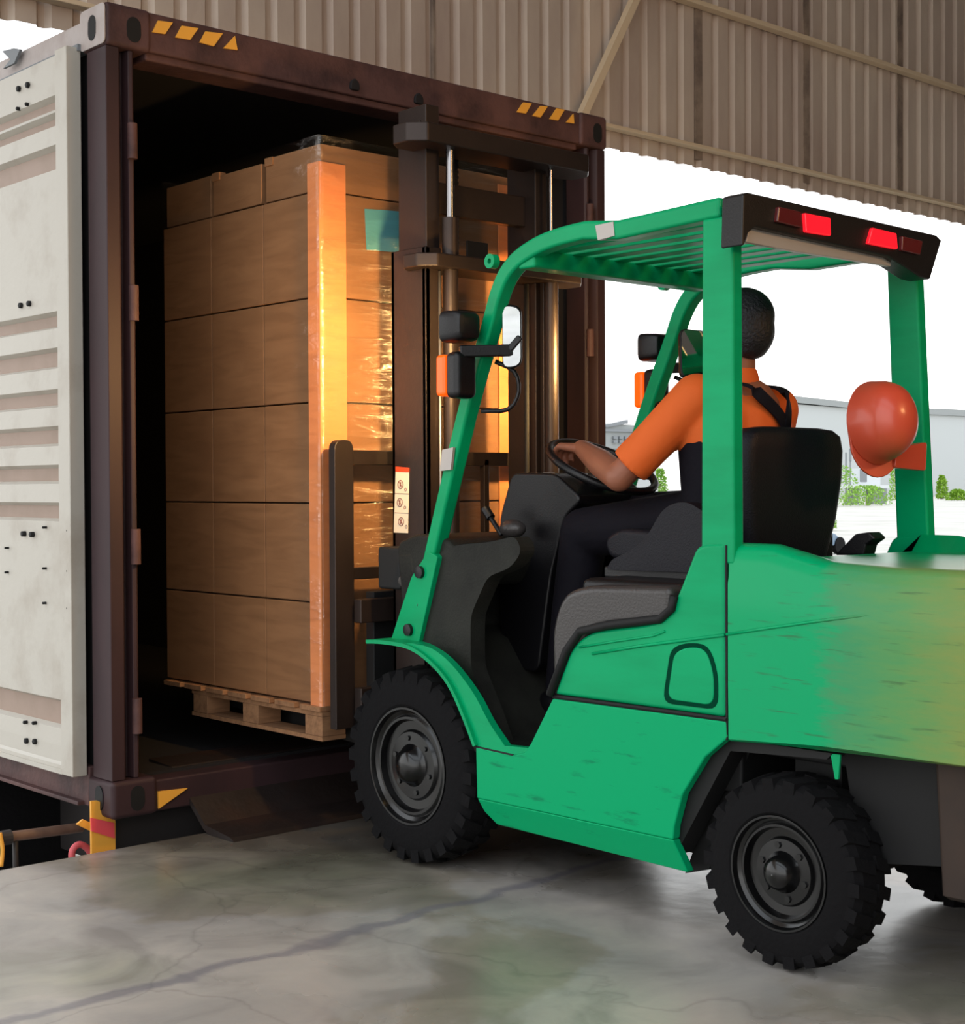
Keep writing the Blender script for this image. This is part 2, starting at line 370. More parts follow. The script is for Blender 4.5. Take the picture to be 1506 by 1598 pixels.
# ================================================================== SHIPPING CONTAINER
CX0, CX1, CY, CZ0, CZ1 = 2.50, 4.945, 4.61, .075, 2.83
CL = 6.0
cont = empty('shipping_container', label='open brown steel shipping container with a white folded-back door, backed up to the dock', cat='shipping container')
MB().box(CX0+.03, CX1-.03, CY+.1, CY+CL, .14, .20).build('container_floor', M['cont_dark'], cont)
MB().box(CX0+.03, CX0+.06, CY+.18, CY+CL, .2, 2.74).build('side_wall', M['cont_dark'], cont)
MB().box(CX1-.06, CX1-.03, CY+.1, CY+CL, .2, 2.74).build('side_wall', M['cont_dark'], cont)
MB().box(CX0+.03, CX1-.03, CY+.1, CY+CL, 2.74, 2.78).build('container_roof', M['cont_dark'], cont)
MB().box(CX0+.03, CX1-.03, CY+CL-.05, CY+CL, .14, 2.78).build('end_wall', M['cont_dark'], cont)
def casting(x0, x1, z0, z1, holes):
    b = MB(); b.box(x0, x1, CY, CY+.178, z0, z1)
    o = b.build('corner_casting', M['cont' if z0 > 1 else 'post'], cont, bevel=.018, seg=3)
    for hx, hy, hz, ax in holes:
        h = MB(); n = 20; ring = []
        for kk in range(n):
            q = 2*math.pi*kk/n; u, v = .027*math.cos(q), .03*math.sin(q)+(.013 if math.sin(q) > 0 else -.013)
            ring.append((u, v))
        if ax == 1: h.prism([(hx+u, hz+v) for u, v in ring], CY-.002, CY+.03, 1)
        else: h.prism([(hy+u, hz+v) for u, v in ring], CX0-.009, CX0+.03, 0)
        h.build('casting_hole', M['frame_black'], o)
    return o
casting(CX0-.005, CX0+.17, CZ1-.14, CZ1+.005, [(CX0+.1, 0, CZ1-.075, 1), (0, CY+.09, CZ1-.07, 0)])
casting(CX1-.165, CX1+.006, CZ1-.14, CZ1+.005, [(CX1-.06, 0, CZ1-.075, 1)])
casting(CX0-.005, CX0+.17, CZ0, CZ0+.13, [(CX0+.09, 0, CZ0+.065, 1), (0, CY+.09, CZ0+.065, 0)])
casting(CX1-.165, CX1+.006, CZ0, CZ0+.13, [(CX1-.08, 0, CZ0+.065, 1)])
# corner posts: a J section with a rounded inner lip, seen as two vertical bands
pl = rounded([(CY+.004, CZ1-.135), (CY+.175, CZ1-.135), (CY+.175, CZ1), (CY+.004, CZ1)], .02)
MB().prism(pl, CX0-.0075, CX0-.004).build('casting_face', M['rail_white'], cont)
for sgn, xo in ((1, CX0), (-1, CX1)):
    pz = [(0, 0), (.05, 0), (.062, .02), (.066, .05), (.085, .05), (.09, .012), (.105, .008), (.115, .02), (.115, .13), (.02, .16), (0, .13)]
    poly = [(xo+sgn*u, CY+.012+v) for u, v in pz]
    MB().prism(poly, CZ0+.13, CZ1-.14, 2).build('corner_post', M['post'], cont, bevel=.004)
    for zz in (.42, 1.0, 1.83, 2.38):
        h = MB(); h.cyl((xo+sgn*.098, CY+.012, zz-.06), (xo+sgn*.098, CY+.012, zz+.06), .017); h.build('hinge', M['cont'], cont, smooth='auto')
# header and sill
MB().box(CX0+.16, CX1-.16, CY+.012, CY+.13, CZ1-.135, CZ1+.002).box(CX0+.16, CX1-.16, CY+.03, CY+.16, CZ1-.16, CZ1-.125).build('header_beam', M['cont'], cont, bevel=.008)
MB().box(CX0+.16, CX1-.16, CY+.012, CY+.14, CZ0+.005, CZ0+.115).build('door_sill', M['post'], cont, bevel=.008)
for st_ in ([(247, 32), (270, 35), (258, 53), (238, 50)], [(284, 40), (310, 44), (297, 62), (274, 58)], [(321, 49), (348, 52), (334, 72), (312, 66)], [(367, 56), (371, 78), (349, 75)],
            [(817, 159.6), (830, 161.5), (821, 177), (807, 174.7)], [(844, 165), (855, 166.3), (844, 183), (831.4, 180.6)], [(869, 169.2), (881.6, 171), (871.3, 187.8), (858, 185.4)], [(895.2, 177.5), (896.4, 192.6), (884, 190.7)]):
    MB().prism(SY(st_, CY+.006), CY+.006, CY+.013, 1).build('hazard_stripe', M['yellow'], cont)
pl = SY([(246, 1235), (292, 1230), (247, 1262)], CY+.008)
MB().prism(pl, CY+.004, CY+.013, 1).build('hazard_stripe', M['yellow'], cont)
for px in (555, 655):
    q = P(px, 128 if px == 555 else 150, 1, CY)
    MB().prism(rounded([(q.x-.022, q.z-.03), (q.x+.022, q.z-.03), (q.x+.02, q.z), (q.x, q.z+.016), (q.x-.02, q.z)], .01), CY+.0, CY+.02, 1).build('lashing_lug', M['cont_dark'], cont, bevel=.004)
# side rails
MB().box(CX0-.004, CX0+.05, CY+.17, CY+CL, 2.722, 2.80).build('top_side_rail', M['rail_white'], cont, bevel=.006)
MB().box(CX0-.02, CX0+.04, CY+.17, CY+CL, 2.70, 2.722).build('rail_lip', M['ac_dark'], cont)
MB().prism([(CX0-.005, .10), (CX0+.05, .10), (CX0+.05, .235), (CX0, .235)], CY+.17, CY+CL, 1).box(CX0-.03, CX0+.03, CY+.2, CY+CL, .10, .115).build('bottom_side_rail', M['cont'], cont, bevel=.004)
tg = P(20, 85, 0, CX0-.02)
MB().prism([(tg.y-.08, tg.z-.0), (tg.y-.03, tg.z-.04), (tg.y+.06, tg.z-.04), (tg.y, tg.z-.02), (tg.y+.07, tg.z+.025), (tg.y-.03, tg.z+.015)], CX0-.03, CX0-.02, 0).build('rail_tab', M['ac_dark'], cont)

# the folded-back door: inner face with louver-like corrugation
door = MB()
DY0, DY1 = CY+.177, CY+.177+1.17
bands = [(2.565, 2.52), (2.505, 2.464), (2.394, 2.313), (1.817, 1.762), (1.691, 1.622), (1.547, 1.487), (1.418, 1.352), (1.283, 1.220), (1.151, 1.089), (.462, .363)]
XO, XI = 2.452, 2.478
prof = [(XO, 2.70)]
for zt, zb in bands: prof += [(XO, zt), (XI-.002, zt-.012), (XI, zb+.006), (XO+.004, zb-.004)]
prof += [(XO, .30), (XO, .245), (XO-.006, .235), (XO-.006, .215), (CX0-.004, .215), (CX0-.004, 2.70)]
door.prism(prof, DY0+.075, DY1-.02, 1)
do = door.build('door', [M['door'], M['door_shade']], cont)
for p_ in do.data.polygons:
    if abs(p_.normal.y) < .5 and p_.normal.x < -.5 and p_.center.x > XO+.012: p_.material_index = 1  # recess faces get a darker beige that paints in their shade
MB().box(XO-.012, CX0-.004, DY0, DY0+.085, .205, 2.712).build('door_edge', M['door'], do, bevel=.004)
MB().box(XO-.008, CX0-.004, DY1-.06, DY1, .205, 2.712).build('door_edge', M['door'], do, bevel=.004)
MB().box(XO-.012, CX0-.004, DY0+.08, DY1, .205, .222).build('bottom_flange', M['door'], do)
def studs(pts, r=.011):
    for px, py in pts:
        q = P(px, py, 0, XO)
        h = MB(); h.lathe([(-.012, r*.7), (-.01, r), (.004, r)], (XO, q.y, q.z), 0, 6); h.build('door_bolt', M['frame_black'], do)
studs([(31, 139), (45, 133), (34, 477), (47, 474), (38, 833), (51, 834), (43, 1156), (56, 1157)])
studs([(30, 170), (44, 163), (41, 1127), (55, 1128)], .007)
studs([(71, 823), (109, 828), (12, 855), (12, 893), (71, 887), (109, 891), (71, 941), (109, 949)], .005)

# ================================================================== TRAILER UNDER THE CONTAINER
tr = empty('semi_trailer', label='dark semi-trailer chassis carrying the container, with reflective marker post', cat='trailer')
MB().box(2.95, 3.1, 4.75, 10.5, -.32, .07).box(4.3, 4.45, 4.75, 10.5, -.32, .07).build('chassis_beam', M['trailer'], tr, bevel=.01)
MB().box(2.56, 4.9, 4.72, 4.85, -.28, .06).build('rear_crossbeam', M['trailer'], tr, bevel=.01)
mk = MB(); pl = SY([(140, 1250), (150, 1249), (168, 1256), (174, 1268), (178, 1282), (178, 1335), (141, 1335)], 4.70)
mk.prism(pl, 4.69, 4.70, 1); mo = mk.build('marker_board', M['yellow'], tr)
MB().prism(SY([(141, 1276), (177, 1284), (178, 1308), (142, 1297)], 4.69), 4.684, 4.692, 1).build('red_reflector', M['redmark'], mo)
MB().prism(SY([(118, 1286), (128, 1278), (141, 1284), (141, 1297)], 4.72), 4.71, 4.72, 1).build('marker_arrow', M['yellow'], tr)
a, b_ = P(14, 1306, 1, 4.95), P(128, 1291, 1, 4.95)
MB().tube([a+(a-b_)*.4, b_], .018).build('underrun_pipe', M['pipe'], tr, smooth='auto')
q = P(24, 1310, 1, 4.95); MB().tube([q, q-Vector((0, 0, .09)), q-Vector((-.01, 0, .3))], .010).build('pipe_bracket', M['trailer'], tr, smooth=True)
q = P(4, 1308, 1, 4.93); MB().cyl(q-Vector((.02, 0, 0)), q+Vector((.028, 0, 0)), .026).build('pipe_clamp', M['trailer'], tr)
MB().tube(smoothpath([P(0, 1300, 1, 4.9), P(4, 1325, 1, 4.9), P(2, 1352, 1, 4.9)]), .007).build('yellow_cable', M['yellow'], tr, smooth=True)
MB().tube(smoothpath([P(113, 1350, 1, 4.8), P(113, 1328, 1, 4.8), P(124, 1318, 1, 4.8), P(138, 1326, 1, 4.8), P(150, 1350, 1, 4.8)]), .012).build('red_hose', M['redhose'], tr, smooth=True)
MB().box(2.52, 3.0, 5.9, 5.93, -1.1, .02).build('mud_flap', M['rubber'], tr, bevel=.006)
MB().box(3.0, 4.5, 5.6, 5.7, -1.0, .02).build('added_backdrop_panel', M['trailer'], tr, bevel=.01)  # dark panel added to keep the space below the container dark
for yy in (6.6, 7.8, 9.0):
    MB().lathe([(0, .3), (0, .46), (.04, .5), (.22, .5), (.26, .46), (.26, .3)], (2.55, yy, -.75), 0, 32).build('trailer_wheel', M['rubber'], tr, smooth='auto')

# dock plate bridging to the container
MB().prism([(4.34, .001), (4.36, .012), (4.52, .03), (4.74, .203), (4.9, .212), (4.9, .201), (4.75, .19), (4.53, .012), (4.50, .001)], 2.80, 4.66, 0).build('dock_plate', M['rust'], None)
tag(bpy.data.objects['dock_plate'], 'rusty steel dock plate sloping from the concrete into the container', 'dock plate')

# ================================================================== LOAD
SXL, SXM, SXR, SYF = 3.072, 3.52, 3.965, 4.2
rows = [.452, .802, 1.145, 1.492, 1.852, 2.214, 2.375]
colsY = [SYF, 4.545, 4.89, 5.235]
row_w = ['bottom layer', 'second layer from the bottom', 'third layer from the bottom', 'fourth layer from the bottom', 'fifth layer from the bottom', 'short top layer']
def carton(x0, x1, y0, y1, z0, z1, where):
    g = .003
    b = MB(); b.box(x0+g, x1-g, y0+.0012, y1-.0012, z0+g*.8, z1-g*.8)
    o = b.build('cardboard_box', M['card'], None, bevel=.0035, seg=2)
    return tag(o, 'brown cardboard box, %s' % where, 'cardboard box', 'wrapped cartons on the pallet')
for r_ in range(6):
    for c_ in range(3):
        sk = .0 if r_ < 5 else random.uniform(0, .012)
        y0, y1 = colsY[c_], colsY[c_+1]
        if r_ == 5: y0 += (0, .012, .012)[c_]; y1 -= .012
        if c_ == 0: wh = 'near column at the lit edge, '+row_w[r_]
        elif c_ == 1: wh = 'middle column of the shaded side, '+row_w[r_]
        else: wh = 'farthest dark column, '+row_w[r_]
        o = carton(SXL+sk, SXM, y0, y1, rows[r_], rows[r_+1]-(.012 if (r_ == 5 and c_ == 1) else 0), wh)
        if r_ == 5 and c_ < 2:
            MB().box(SXL-.002+sk, SXL+.03, y1-.05, y1-.002, rows[6]-.03, rows[6]-.002).build('torn_flap', M['card'], o)
    if True:
        o2 = carton(SXM, SXR, SYF, colsY[1], rows[r_], rows[r_+1], 'right column facing the mast, '+row_w[r_])
    if r_ == 4:
        near = [ob for ob in bpy.data.objects if ob.get('label', '').startswith('brown cardboard box, near column') and 'fifth' in ob['label']][0]
        MB().prism(SY([(569, 326), (600, 328), (622, 330), (622, 394), (572, 390)], SYF), SYF-.002, SYF+.001, 1).build('teal_label', M['teal'], near)
# corner boards
def board(x0, x1, y0, y1, z0, z1, which, label):
    b = MB(); t = .006
    if which == 'L': b.prism([(SXL-t, SYF-t), (x1, SYF-t), (x1, SYF-.001), (SXL-.001, SYF-.001), (SXL-.001, y1), (SXL-t, y1)], z0, z1, 2)
    else: b.prism([(SXR+t, SYF-t), (SXR+t, y1), (SXR+.001, y1), (SXR+.001, SYF-.001), (x0, SYF-.001), (x0, SYF-t)], z0, z1, 2)
    return tag(b.build('corner_board', M['protector']), label, 'edge protector', 'corner boards on the wrapped load')
x1 = P(539, 500, 1, SYF).x
board(0, x1, 0, 4.262, .42, 2.31, 'L', 'orange corner board strapped on the lit left edge of the carton stack')
board(3.90, 0, 0, 4.26, .45, 2.34, 'R', 'orange corner board on the right edge of the carton stack, seen past the mast')
# film round the stack
fm = MB(); ring = rounded([(SXL-.008, SYF-.01), (SXR+.009, SYF-.01), (SXR+.009, 5.24), (SXL-.008, 5.24)], .02, 3)
rr_ = []
for i in range(25):
    z = .43+(2.40-.43)*i/24
    rr_.append([(x+random.uniform(-.0015, .0015), y+random.uniform(-.0015, .0015), z) for x, y in ring])
fm.loft(rr_, cap=False)
fo = fm.build('stretch_film', M['film'], None, smooth=True)
tag(fo, 'clear wrinkled stretch film wound round the carton stack', 'stretch film')
# pallet
pa = empty('wooden_pallet', label='wooden pallet under the wrapped cartons, lifted on the forks', cat='pallet')
for i in range(7):
    y = SYF-.01+i*.152
    MB().box(SXL-.02, SXR+.02, y, y+.12, .43, .448).build('deck_board', M['wood'], pa, bevel=.002)
for x in (SXL-.01, 3.47, SXR-.09):
    MB().box(x, x+.10, SYF-.01, 5.03, .414, .429).build('stringer_board', M['wood'], pa)
    for y in (SYF-.01, 4.58, 4.92):
        MB().box(x, x+.10, y, y+.1, .345, .413).build('block', M['wood'], pa, bevel=.002)
    MB().box(x, x+.10, SYF-.01, 5.03, .330, .3445).build('bottom_board', M['wood'], pa)

# ================================================================== FORKLIFT
fk = empty('forklift', label='green counterbalance forklift with overhead guard, carrying the pallet into the container', cat='forklift')
FX0, FX1 = 3.02, 3.975
FM = (FX0+FX1)/2
def mirx(x): return FX0+FX1-x
# --- lower side panels
def lowpanel(side):
    top = SX([(742, 1165), (800, 1178), (818, 1174), (828, 1160), (862, 1090), (1134, 1126), (1135, 1152), (1100, 1182), (1065, 1240), (1052, 1290), (1050, 1311), (744, 1246)], FX0)
    bot = SX([(744, 1246), (1050, 1311), (1058, 1366), (762, 1290), (748, 1268)], FX0)
    b = MB(); th = .03
    if side < 0:
        b.prism(top, FX0, FX0+th)
        zc = sum(v for u, v in bot[:2])/2
        b.prism(bot, FX0, FX0+th, shift=lambda u, v: max(0, (.268-v))*.45)
    else:
        b.prism(top, mirx(FX0), mirx(FX0+th)); b.prism(bot, mirx(FX0), mirx(FX0+th))
    return b.build('lower_side_panel', M['green_worn'], fk, bevel=.005)
lowpanel(-1); lowpanel(1)
# --- hood side (engine cover) panels
hs = rounded(SX([(864, 1084), (893, 1005), (925, 985), (1000, 976), (1038, 966), (1058, 925), (1085, 855), (1100, 848), (1131, 847), (1131, 1120)], FX0), [0, .05, .03, .02, .03, .03, .03, .02, 0, 0])
for s_ in (-1, 1):
    b = MB()
    if s_ < 0: b.prism(hs, FX0, FX0+.05)
    else: b.prism(hs, mirx(FX0+.05), mirx(FX0))
    ho = b.build('hood_side_panel', M['green'], fk, bevel=.012, seg=3)
    if s_ < 0:
        h1 = rounded(SX([(1047, 1012), (1070, 1003), (1106, 1005), (1121, 1050), (1121, 1108), (1034, 1097)], FX0), .035)
        h2 = rounded(SX([(1053, 1019), (1072, 1010), (1102, 1011), (1115, 1052), (1115, 1101), (1042, 1091)], FX0), .03)
        MB().prism(h1, FX0-.0012, FX0+.01).build('hatch_groove', M['groove'], ho)
        MB().prism(h2, FX0-.004, FX0+.01).build('hatch', M['green'], ho, bevel=.003)
        MB().tube([(FX0-.001, y, z) for y, z in SX([(925, 1020), (1000, 1008), (1131, 991)], FX0)], .0045, 8).tube([(FX0-.001, y, z) for y, z in SX([(905, 1010), (960, 1001), (1020, 992), (1038, 985)], FX0)], .0035, 8).build('crease', M['green'], ho, smooth=True)
b = MB()
b.tube([(FX0+.004, y, z) for y, z in SX([(862, 1087), (1133, 1123)], FX0)], .0062, 6).tube([(FX0+.004, y, z) for y, z in SX([(1132, 851), (1133, 1155)], FX0)], .0035, 6).tube([(FX0+.004, y, z) for y, z in SX([(742, 1166), (800, 1179)], FX0)], .004, 6)
b.build('panel_seam', M['frame_black'], fk)
# --- counterweight: lofted casting
def cw_ring(z, inset=0.0, yf=2.405):
    pts = []; n = 44; aY, aX = 1.12, (FX1-FX0)/2-inset; yc = 2.13
    pts.append((FX0+inset, yf)); pts.append((FX0+inset, yf-.12))
    for i in range(n+1):
        q = math.pi*i/n; c, s = math.cos(q), math.sin(q); e = 2/2.9
        x = FM-aX*math.copysign(abs(c)**e, c); y = yc-(aY-inset)*abs(s)**e
        pts.append((x, y))
    pts.append((FX1-inset, yf-.12)); pts.append((FX1-inset, yf)); pts.append((FX1-.17, yf)); pts.append((FX0+.17, yf))
    return [(x, y, z) for x, y in pts]
def ztop(y):
    t = max(0, min(1, (y-2.07)/(2.31-2.07))); t = t*t*(3-2*t); return 1.008+.046*t
def cw_level(frac, inset):
    out = []
    for x, y, _ in cw_ring(0, inset):
        zb = .552+.02*max(0, min(1, (2.4-y)/.3)); zt = 1.0 if (abs(x-FM) < .35 and y > 2.3) else ztop(y); out.append((x, y, zb+(zt-zb)*frac))
    return out
b = MB()
levels = [(0, .012), (.012, .002), (.3, 0), (.62, .0), (.80, .0), (.83, .004), (.90, .006), (.955, .012), (.98, .022), (.995, .038), (1.0, .06)]
b.loft([cw_level(f_, i_) for f_, i_ in levels]+[[(x, y, 1.006) for x, y, _ in cw_ring(0, .11)]], cap=True)
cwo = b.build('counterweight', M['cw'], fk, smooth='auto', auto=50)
MB().tube([(FX0-.0005, y, z) for y, z in SX([(1134, 990), (1200, 980), (1270, 970)], FX0)]+[Vector((P(px, py, 0, FX0+dx).x, P(px, py, 0, FX0+dx).y, P(px, py, 0, FX0+dx).z)) for px, py, dx in ((1300, 966, .0), (1380, 957, .006), (1440, 951, .012), (1506, 945, .02))], .004, 8).build('crease', M['cw'], cwo, smooth=True)
# emblem-like recess on the tail flank
gp = [(1428, 968), (1525, 962), (1525, 1078), (1458, 1050)]
pts3 = []
for px, py in gp:
    q = P(px, py, 0, FX0+.012 if px < 1500 else FX0+.03); pts3.append(q)
b = MB(); nrm = Vector((-1, -.12, 0)).normalized()
b.hexa([pts3[0]-nrm*.02, pts3[1]-nrm*.02, pts3[2]-nrm*.02, pts3[3]-nrm*.02, pts3[0]+nrm*.004, pts3[1]+nrm*.004, pts3[2]+nrm*.004, pts3[3]+nrm*.004])
b.build('side_vent', M['grille'], cwo, bevel=.004)
# lower casting behind the rear axle
b = MB()
def low_ring(z, inset): return [(x, min(y, 1.86), z) for x, y, _ in cw_ring(0, inset)]
b.loft([low_ring(.235, .13), low_ring(.25, .10), low_ring(.56, .07)]); b.build('counterweight_base', mat('flare_brown_black', (58, 44, 36), .75, rgb2=(44, 36, 32), nscale=5), fk, smooth='auto')  # brown flare haze put into the black base colour
MB().prism([(2.16, .56), (1.7, .56), (1.7, .33), (1.86, .31), (2.04, .285), (2.12, .34)], 3.16, 3.92).build('tail_frame', M['frame_black'], fk)
MB().prism(SX([(1296, 1176), (1311, 1178), (1308, 1216), (1303, 1216)], FX0+.03), FX0+.03, FX0+.036).build('fender_clip', M['green'], fk)
# hood top / seat deck, inner chassis
MB().box(FX0+.06, FX1-.06, 2.2, 2.98, .80, .94).build('hood_top', M['black'], fk, bevel=.02)
MB().box(3.17, 3.91, 2.40, 3.56, .2, .40).box(3.12, 3.96, 2.44, 3.04, .40, .86).box(3.17, 3.91, 2.0, 2.5, .5, .9).build('chassis', M['frame_black'], fk, bevel=.008)
MB().prism(SX([(1054, 1335), (1052, 1290), (1065, 1240), (1100, 1180), (1135, 1152), (1300, 1176), (1290, 1185), (1140, 1172)], FX0+.03), FX0+.03, FX0+.1).build('wheel_arch', M['frame_black'], fk)
MB().prism(SX([(1135, 1150), (1058, 1366), (1095, 1360), (1160, 1172)], FX0+.09), FX0+.12, FX0+.14).build('arch_lining', M['frame_black'], fk)
# grey plastic sill between foot well and hood
sl = rounded([(3.04, .60), (3.045, .80), (3.0, .90), (2.90, .925), (2.60, .935), (2.60, .84), (2.80, .82), (2.90, .80), (2.96, .70), (3.0, .60)], [0, .06, .06, .04, 0, 0, .05, .06, .04, 0], 5)
for x0, x1 in ((3.026, 3.33), (3.70, 3.965)):
    MB().prism(sl, x0, x1).build('hood_trim', M['grey_plastic'], fk, bevel=.02, seg=4)
MB().tube([(3.014, y, z) for y, z in SX([(858, 1084), (884, 1015), (905, 985), (950, 975), (1030, 966), (1048, 950), (1052, 930)], 3.014)], .012, 8).build('rubber_seal', M['frame_black'], fk, smooth=True)
MB().box(3.3, 3.8, 2.6, 3.03, .6, .93).build('battery_cover', M['black'], fk, bevel=.02)
# foot well
MB().box(3.06, 4.02, 3.02, 3.46, .39, .425).build('floor_plate', M['cowl'], fk, bevel=.004)
MB().prism([(3.40, .42), (3.47, .42), (3.70, .69), (3.80, .72), (3.83, .98), (3.76, .985), (3.72, .74), (3.62, .70)], 3.106, 3.93).build('toe_board', M['cowl'], fk, bevel=.008)
MB().prism(rounded(SX([(655, 1008), (693, 862), (720, 850), (770, 846), (812, 836), (822, 860), (805, 885), (768, 900), (742, 960), (742, 1040), (770, 1110), (790, 1168), (742, 1160), (712, 1080)], 3.12), .03), 3.10, 3.16).build('cowl_side', M['cowl'], fk)
cow = rounded([(3.83, .90), (3.84, 1.02), (3.74, 1.05), (3.60, 1.04), (3.50, .97), (3.56, .88)], .03)
MB().prism(cow, 3.108, 3.93).build('dashboard', M['cowl'], fk, bevel=.015, seg=3)
# steering column
cl = rounded([(3.66, .60), (3.66, 1.10), (3.60, 1.245), (3.40, 1.24), (3.28, 1.16), (3.36, 1.10), (3.42, .92), (3.48, .60)], .03)
MB().prism(cl, 3.40, 3.72).build('steering_column', M['black'], fk, bevel=.02, seg=3)
MB().bar(P(856, 739, 0, 3.5), P(872, 747, 0, 3.5), .05, .008).build('gauge_screen', M['silver'], fk)
# wheels
def tyre(cx0, cy, R, wdt, lugs, side):
    c = (cx0, cy, R); w_ = wdt
    s = 1 if side < 0 else -1
    rt = MB(); pr = [(.012, R*.56), (.0, R*.62), (.0, R*.80), (.010, R*.90), (.028, R*.955), (w_*.5, R*.965), (w_-.028, R*.955), (w_-.01, R*.9), (w_, R*.8), (w_, R*.62), (w_-.012, R*.56)]
    rt.lathe([(s*a, r) for a, r in pr+pr[:1]], c, 0, 64, cap=False)
    for k_ in range(lugs):
        for half in (0, 1):
            q = 2*math.pi*(k_+half*.5)/lugs; dq = 2*math.pi/lugs*.30
            rings = []
            a0, a1 = (.004, w_*.47) if half == 0 else (w_*.53, w_-.004)
            sk = .10 if half == 0 else -.10
            def pt(a, r, qq): return Vector(c)+Vector((s*a, r*math.cos(qq), r*math.sin(qq)))
            ri, ro = R*.84, R*1.0
            ro_edge = R*.965
            va = []
            for a, ofs, rout in ((a0, 0 if half == 0 else sk, ro_edge if half == 0 else ro), (a1, sk if half == 0 else 0, ro if half == 0 else ro_edge)):
                va.append((a, ofs, rout))
            (aa, oa, ra), (ab, ob, rb) = va
            rt.hexa([pt(aa, ri, q-dq+oa), pt(ab, ri, q-dq+ob), pt(ab, ri, q+dq+ob), pt(aa, ri, q+dq+oa),
                     pt(aa, ra, q-dq*.8+oa), pt(ab, rb, q-dq*.8+ob), pt(ab, rb, q+dq*.8+ob), pt(aa, ra, q+dq*.8+oa)])
    t_ = rt.build('tyre', M['rubber'], fk, smooth='auto', auto=30)
    rm = MB(); rr = R*.60
    rm.lathe([(s*a, r) for a, r in [(.012, rr), (.0, rr*.985), (.0, rr*.95), (.014, rr*.92), (.02, rr*.86), (.014, rr*.82), (.014, rr*.78), (.034, rr*.74), (.036, rr*.60), (.026, rr*.56), (.024, rr*.36), (.012, rr*.30), (-.004, rr*.27), (-.014, rr*.2), (-.02, rr*.1), (-.021, .001)]], c, 0, 48, cap=False)
    ro_ = rm.build('wheel_rim', M['rim'], t_, smooth='auto', auto=35)
    for k_ in range(6):
        q = 2*math.pi*k_/6+.3; rad = rr*.46
        p0 = Vector(c)+Vector((s*.02, rad*math.cos(q), rad*math.sin(q)))
        MB().cyl(p0, p0+Vector((s*.02, 0, 0)), .009, 6).build('wheel_nut', M['rim'], ro_)
    return t_
tyre(3.03, 2.262, .242, .145, 22, -1); tyre(mirx(3.03), 2.262, .242, .145, 22, 1)
tyre(3.03, 3.70, .315, .17, 26, -1); tyre(mirx(3.03), 3.70, .315, .17, 26, 1)
MB().cyl((3.12, 2.262, .242), (3.96, 2.262, .242), .05).box(3.2, 3.88, 2.19, 2.33, .2, .5).build('rear_axle', M['frame_black'], fk)
MB().cyl((3.15, 3.70, .315), (3.93, 3.70, .315), .07).box(3.24, 3.84, 3.58, 3.82, .2, .62).build('front_axle', M['frame_black'], fk)
# fenders
fo_ = smoothpath([Vector((a, b2)) for a, b2 in SX([(574, 1004), (600, 1005), (640, 1013), (672, 1035), (700, 1068), (722, 1115), (741, 1165)], FX0)], 4)
for s_ in (-1, 1):
    b = MB(); pl = ribbon(fo_, .0, .012); pl = [(u, v) for u, v in pl]
    xs = (FX0-.008, FX0+.09) if s_ < 0 else (mirx(FX0+.09), mirx(FX0-.008))
    b.prism(pl, *xs)
    inner = [tuple(v_) for v_ in smoothpath([Vector(v_) for v_ in SX([(640, 1004), (672, 1012), (702, 1036), (736, 1080), (762, 1128), (786, 1164)], FX0)], 4)]+SX([(826, 1168), (824, 1176), (800, 1178)], FX0)+[tuple(v_) for v_ in fo_[::-1]]
    xs = (FX0+.004, FX0+.03) if s_ < 0 else (mirx(FX0+.03), mirx(FX0+.004))
    b.prism(inner, *xs, shift=(lambda u, v: .0) if s_ > 0 else (lambda u, v: 0.0))
    b.build('front_fender', M['green'], fk, bevel=.004)
